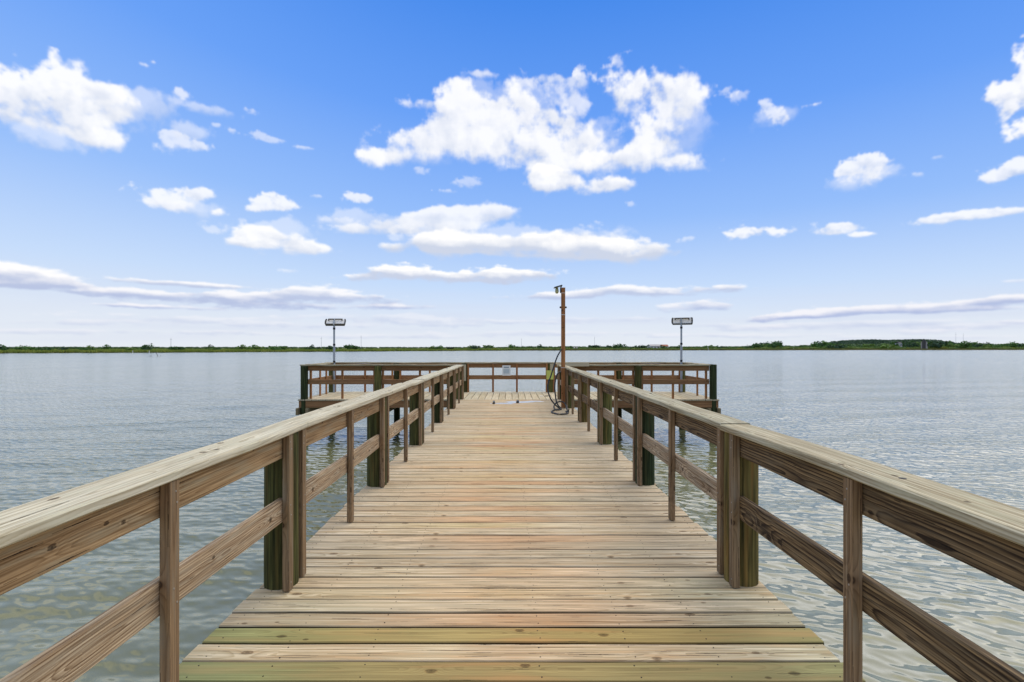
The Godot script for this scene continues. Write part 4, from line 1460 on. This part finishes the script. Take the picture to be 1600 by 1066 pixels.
	im.fill_rect(Rect2i(20, 18, 86, 22), Color(0.62, 0.67, 0.68))
	im.fill_rect(Rect2i(14, 56, 100, 66), Color(0.74, 0.79, 0.79))
	for y in range(20, 38, 8):
		var x := 24
		while x < 98:
			var w := q.randi_range(5, 16)
			im.fill_rect(Rect2i(x, y, w, 5), Color(0.42, 0.48, 0.51))
			x += w + 4
	for y in range(60, 138, 7):
		var x := 20
		while x < 104:
			var w := q.randi_range(3, 14)
			im.fill_rect(Rect2i(x, y, mini(w, 108 - x), 3), Color(0.55, 0.61, 0.62))
			x += w + 3
	var sm := flat_mat("notice_print", Color.WHITE, 0.5)
	sm.albedo_texture = ImageTexture.create_from_image(im)
	var nt := thing("notice_sign", "faded white notice with grey blue print on the middle of the back railing", "sign", Vector3(-0.118, 0.70, -17.738))
	var pl := Shape.new()
	pl.box(Vector3(-0.132, -0.165, -0.006), Vector3(0.132, 0.165, 0.0))
	part(nt, "panel", pl.mesh(), flat_mat("notice_back", Color(0.85, 0.86, 0.83), 0.5))
	var pf := Shape.new()
	var wc := [Color.WHITE, Color.WHITE, Color.WHITE, Color.WHITE]
	pf.quad([Vector3(-0.130, -0.163, 0.002), Vector3(0.130, -0.163, 0.002), Vector3(0.130, 0.163, 0.002), Vector3(-0.130, 0.163, 0.002)], Vector3(0, 0, 1), [Vector2(0, 1), Vector2(1, 1), Vector2(1, 0), Vector2(0, 0)], wc)
	part(nt, "print", pf.mesh(), sm)
	var ys := thing("yellow_sign", "blank lime yellow sign on the back railing left of the wooden post", "sign", Vector3(1.285, 0.56, -17.735))
	var yp := Shape.new()
	yp.box(Vector3(-0.115, -0.145, -0.005), Vector3(0.115, 0.145, 0.004))
	part(ys, "panel", yp.mesh(), flat_mat("lime_yellow", Color(0.74, 0.76, 0.36), 0.55))
	for e in [-1.0, 1.0]:
		var sc := Shape.new()
		sc.lathe([[0.0, 0.008], [0.004, 0.006]], 8)
		part(ys, "screw", sc.mesh(), M.screw, Transform3D(Basis(Vector3(1, 0, 0), PI / 2), Vector3(0, e * 0.12, 0.004)))
	# grey weathered cleats on the inner sides of the two middle back posts
	for a in [[-1.475, 0.63, 0.53, "grey weathered board nailed over the upper part of the left middle back post"], [1.345, 0.80, 0.24, "short grey board above the yellow sign on the right middle back post"]]:
		var cl := thing("cleat_board", a[3], "board", Vector3(a[0], a[1], -17.747))
		board(cl, "plank", Vector3(0, -a[2] / 2, 0), Vector3(0, a[2] / 2, 0), Vector3(1, 0, 0), 0.11, 0.02, "platform_wood", {"tint": Color(0.72, 0.76, 0.78), "seed": 12})
	# wet patch, fittings and litter near the platform's edge
	var wet := StandardMaterial3D.new()
	wet.resource_name = "puddle_water"
	wet.transparency = BaseMaterial3D.TRANSPARENCY_ALPHA
	wet.albedo_color = Color(0.75, 0.76, 0.8, 0.25)
	wet.roughness = 0.04
	for a in [[0.22, 14.55, 0.34, 0.26, "larger shallow rain puddle in the middle of the deck before the platform"], [-0.18, 14.2, 0.3, 0.16, "smaller shallow rain puddle left of the larger one"], [0.62, 14.75, 0.3, 0.14, "thin rain puddle right of the larger one before the platform"]]:
		var ps := Shape.new()
		var c0 := ps.vert(Vector3(0, 0.0015, 0), Vector3.UP)
		for k in 40:
			var w := TAU * k / 40.0
			var rr: float = 1.0 + 0.18 * sin(w * 3.0 + a[0] * 9.0) + 0.1 * sin(w * 7.0 + a[1])
			ps.vert(Vector3(cos(w) * a[2] * rr, 0.0015, sin(w) * a[3] * rr), Vector3.UP)
		for k in 40:
			ps.tri(c0, c0 + 1 + k, c0 + 1 + (k + 1) % 40, Vector3.UP)
		tag(part(self, "puddle", ps.mesh(), wet, Transform3D(Basis.IDENTITY, Vector3(a[0], 0.0, -a[1]))), a[4], "puddle")
	for a in [[0.20, 14.36, 0.033, "small dark metal fitting on the deck at the right end of the puddle", black], [-0.415, 14.1, 0.028, "small brown metal fitting on the deck left of the puddle", olive]]:
		var f := thing("deck_fitting", a[3], "fitting", Vector3(a[0], 0.0, -a[1]))
		var bs := Shape.new()
		bs.box(Vector3(-a[2], 0.001, -0.05), Vector3(a[2], 0.02, 0.05))
		part(f, "base", bs.mesh(), a[4])
		var hd := Shape.new()
		hd.box(Vector3(-a[2], 0.02, -0.05), Vector3(a[2], 0.075, -0.03))
		part(f, "hinge", hd.mesh(), a[4])
		var tb := Shape.new()
		tb.tube([Vector3(-a[2], 0.05, -0.02), Vector3(a[2], 0.05, -0.02)], 0.012, 7)
		part(f, "pin", tb.mesh(), galv)
	var lt := Shape.new()
	lt.box(Vector3(-0.045, 0.002, -0.03), Vector3(0.045, 0.012, 0.03))
	tag(part(self, "paper_scrap", lt.mesh(), flat_mat("paper", Color(0.93, 0.92, 0.9), 0.8), Transform3D(Basis(Vector3.UP, 0.4), Vector3(0.92, 0.0, -16.3))), "white paper scrap on the platform left of the hose", "litter")
	var lt2 := Shape.new()
	lt2.tube([Vector3(-0.05, 0.014, 0), Vector3(0.0, 0.016, 0.01), Vector3(0.05, 0.014, -0.01)], 0.013, 7)
	tag(part(self, "dark_scrap", lt2.mesh(), black, Transform3D(Basis.IDENTITY, Vector3(1.08, 0.0, -16.25))), "small dark scrap on the platform just right of the white scrap", "litter")
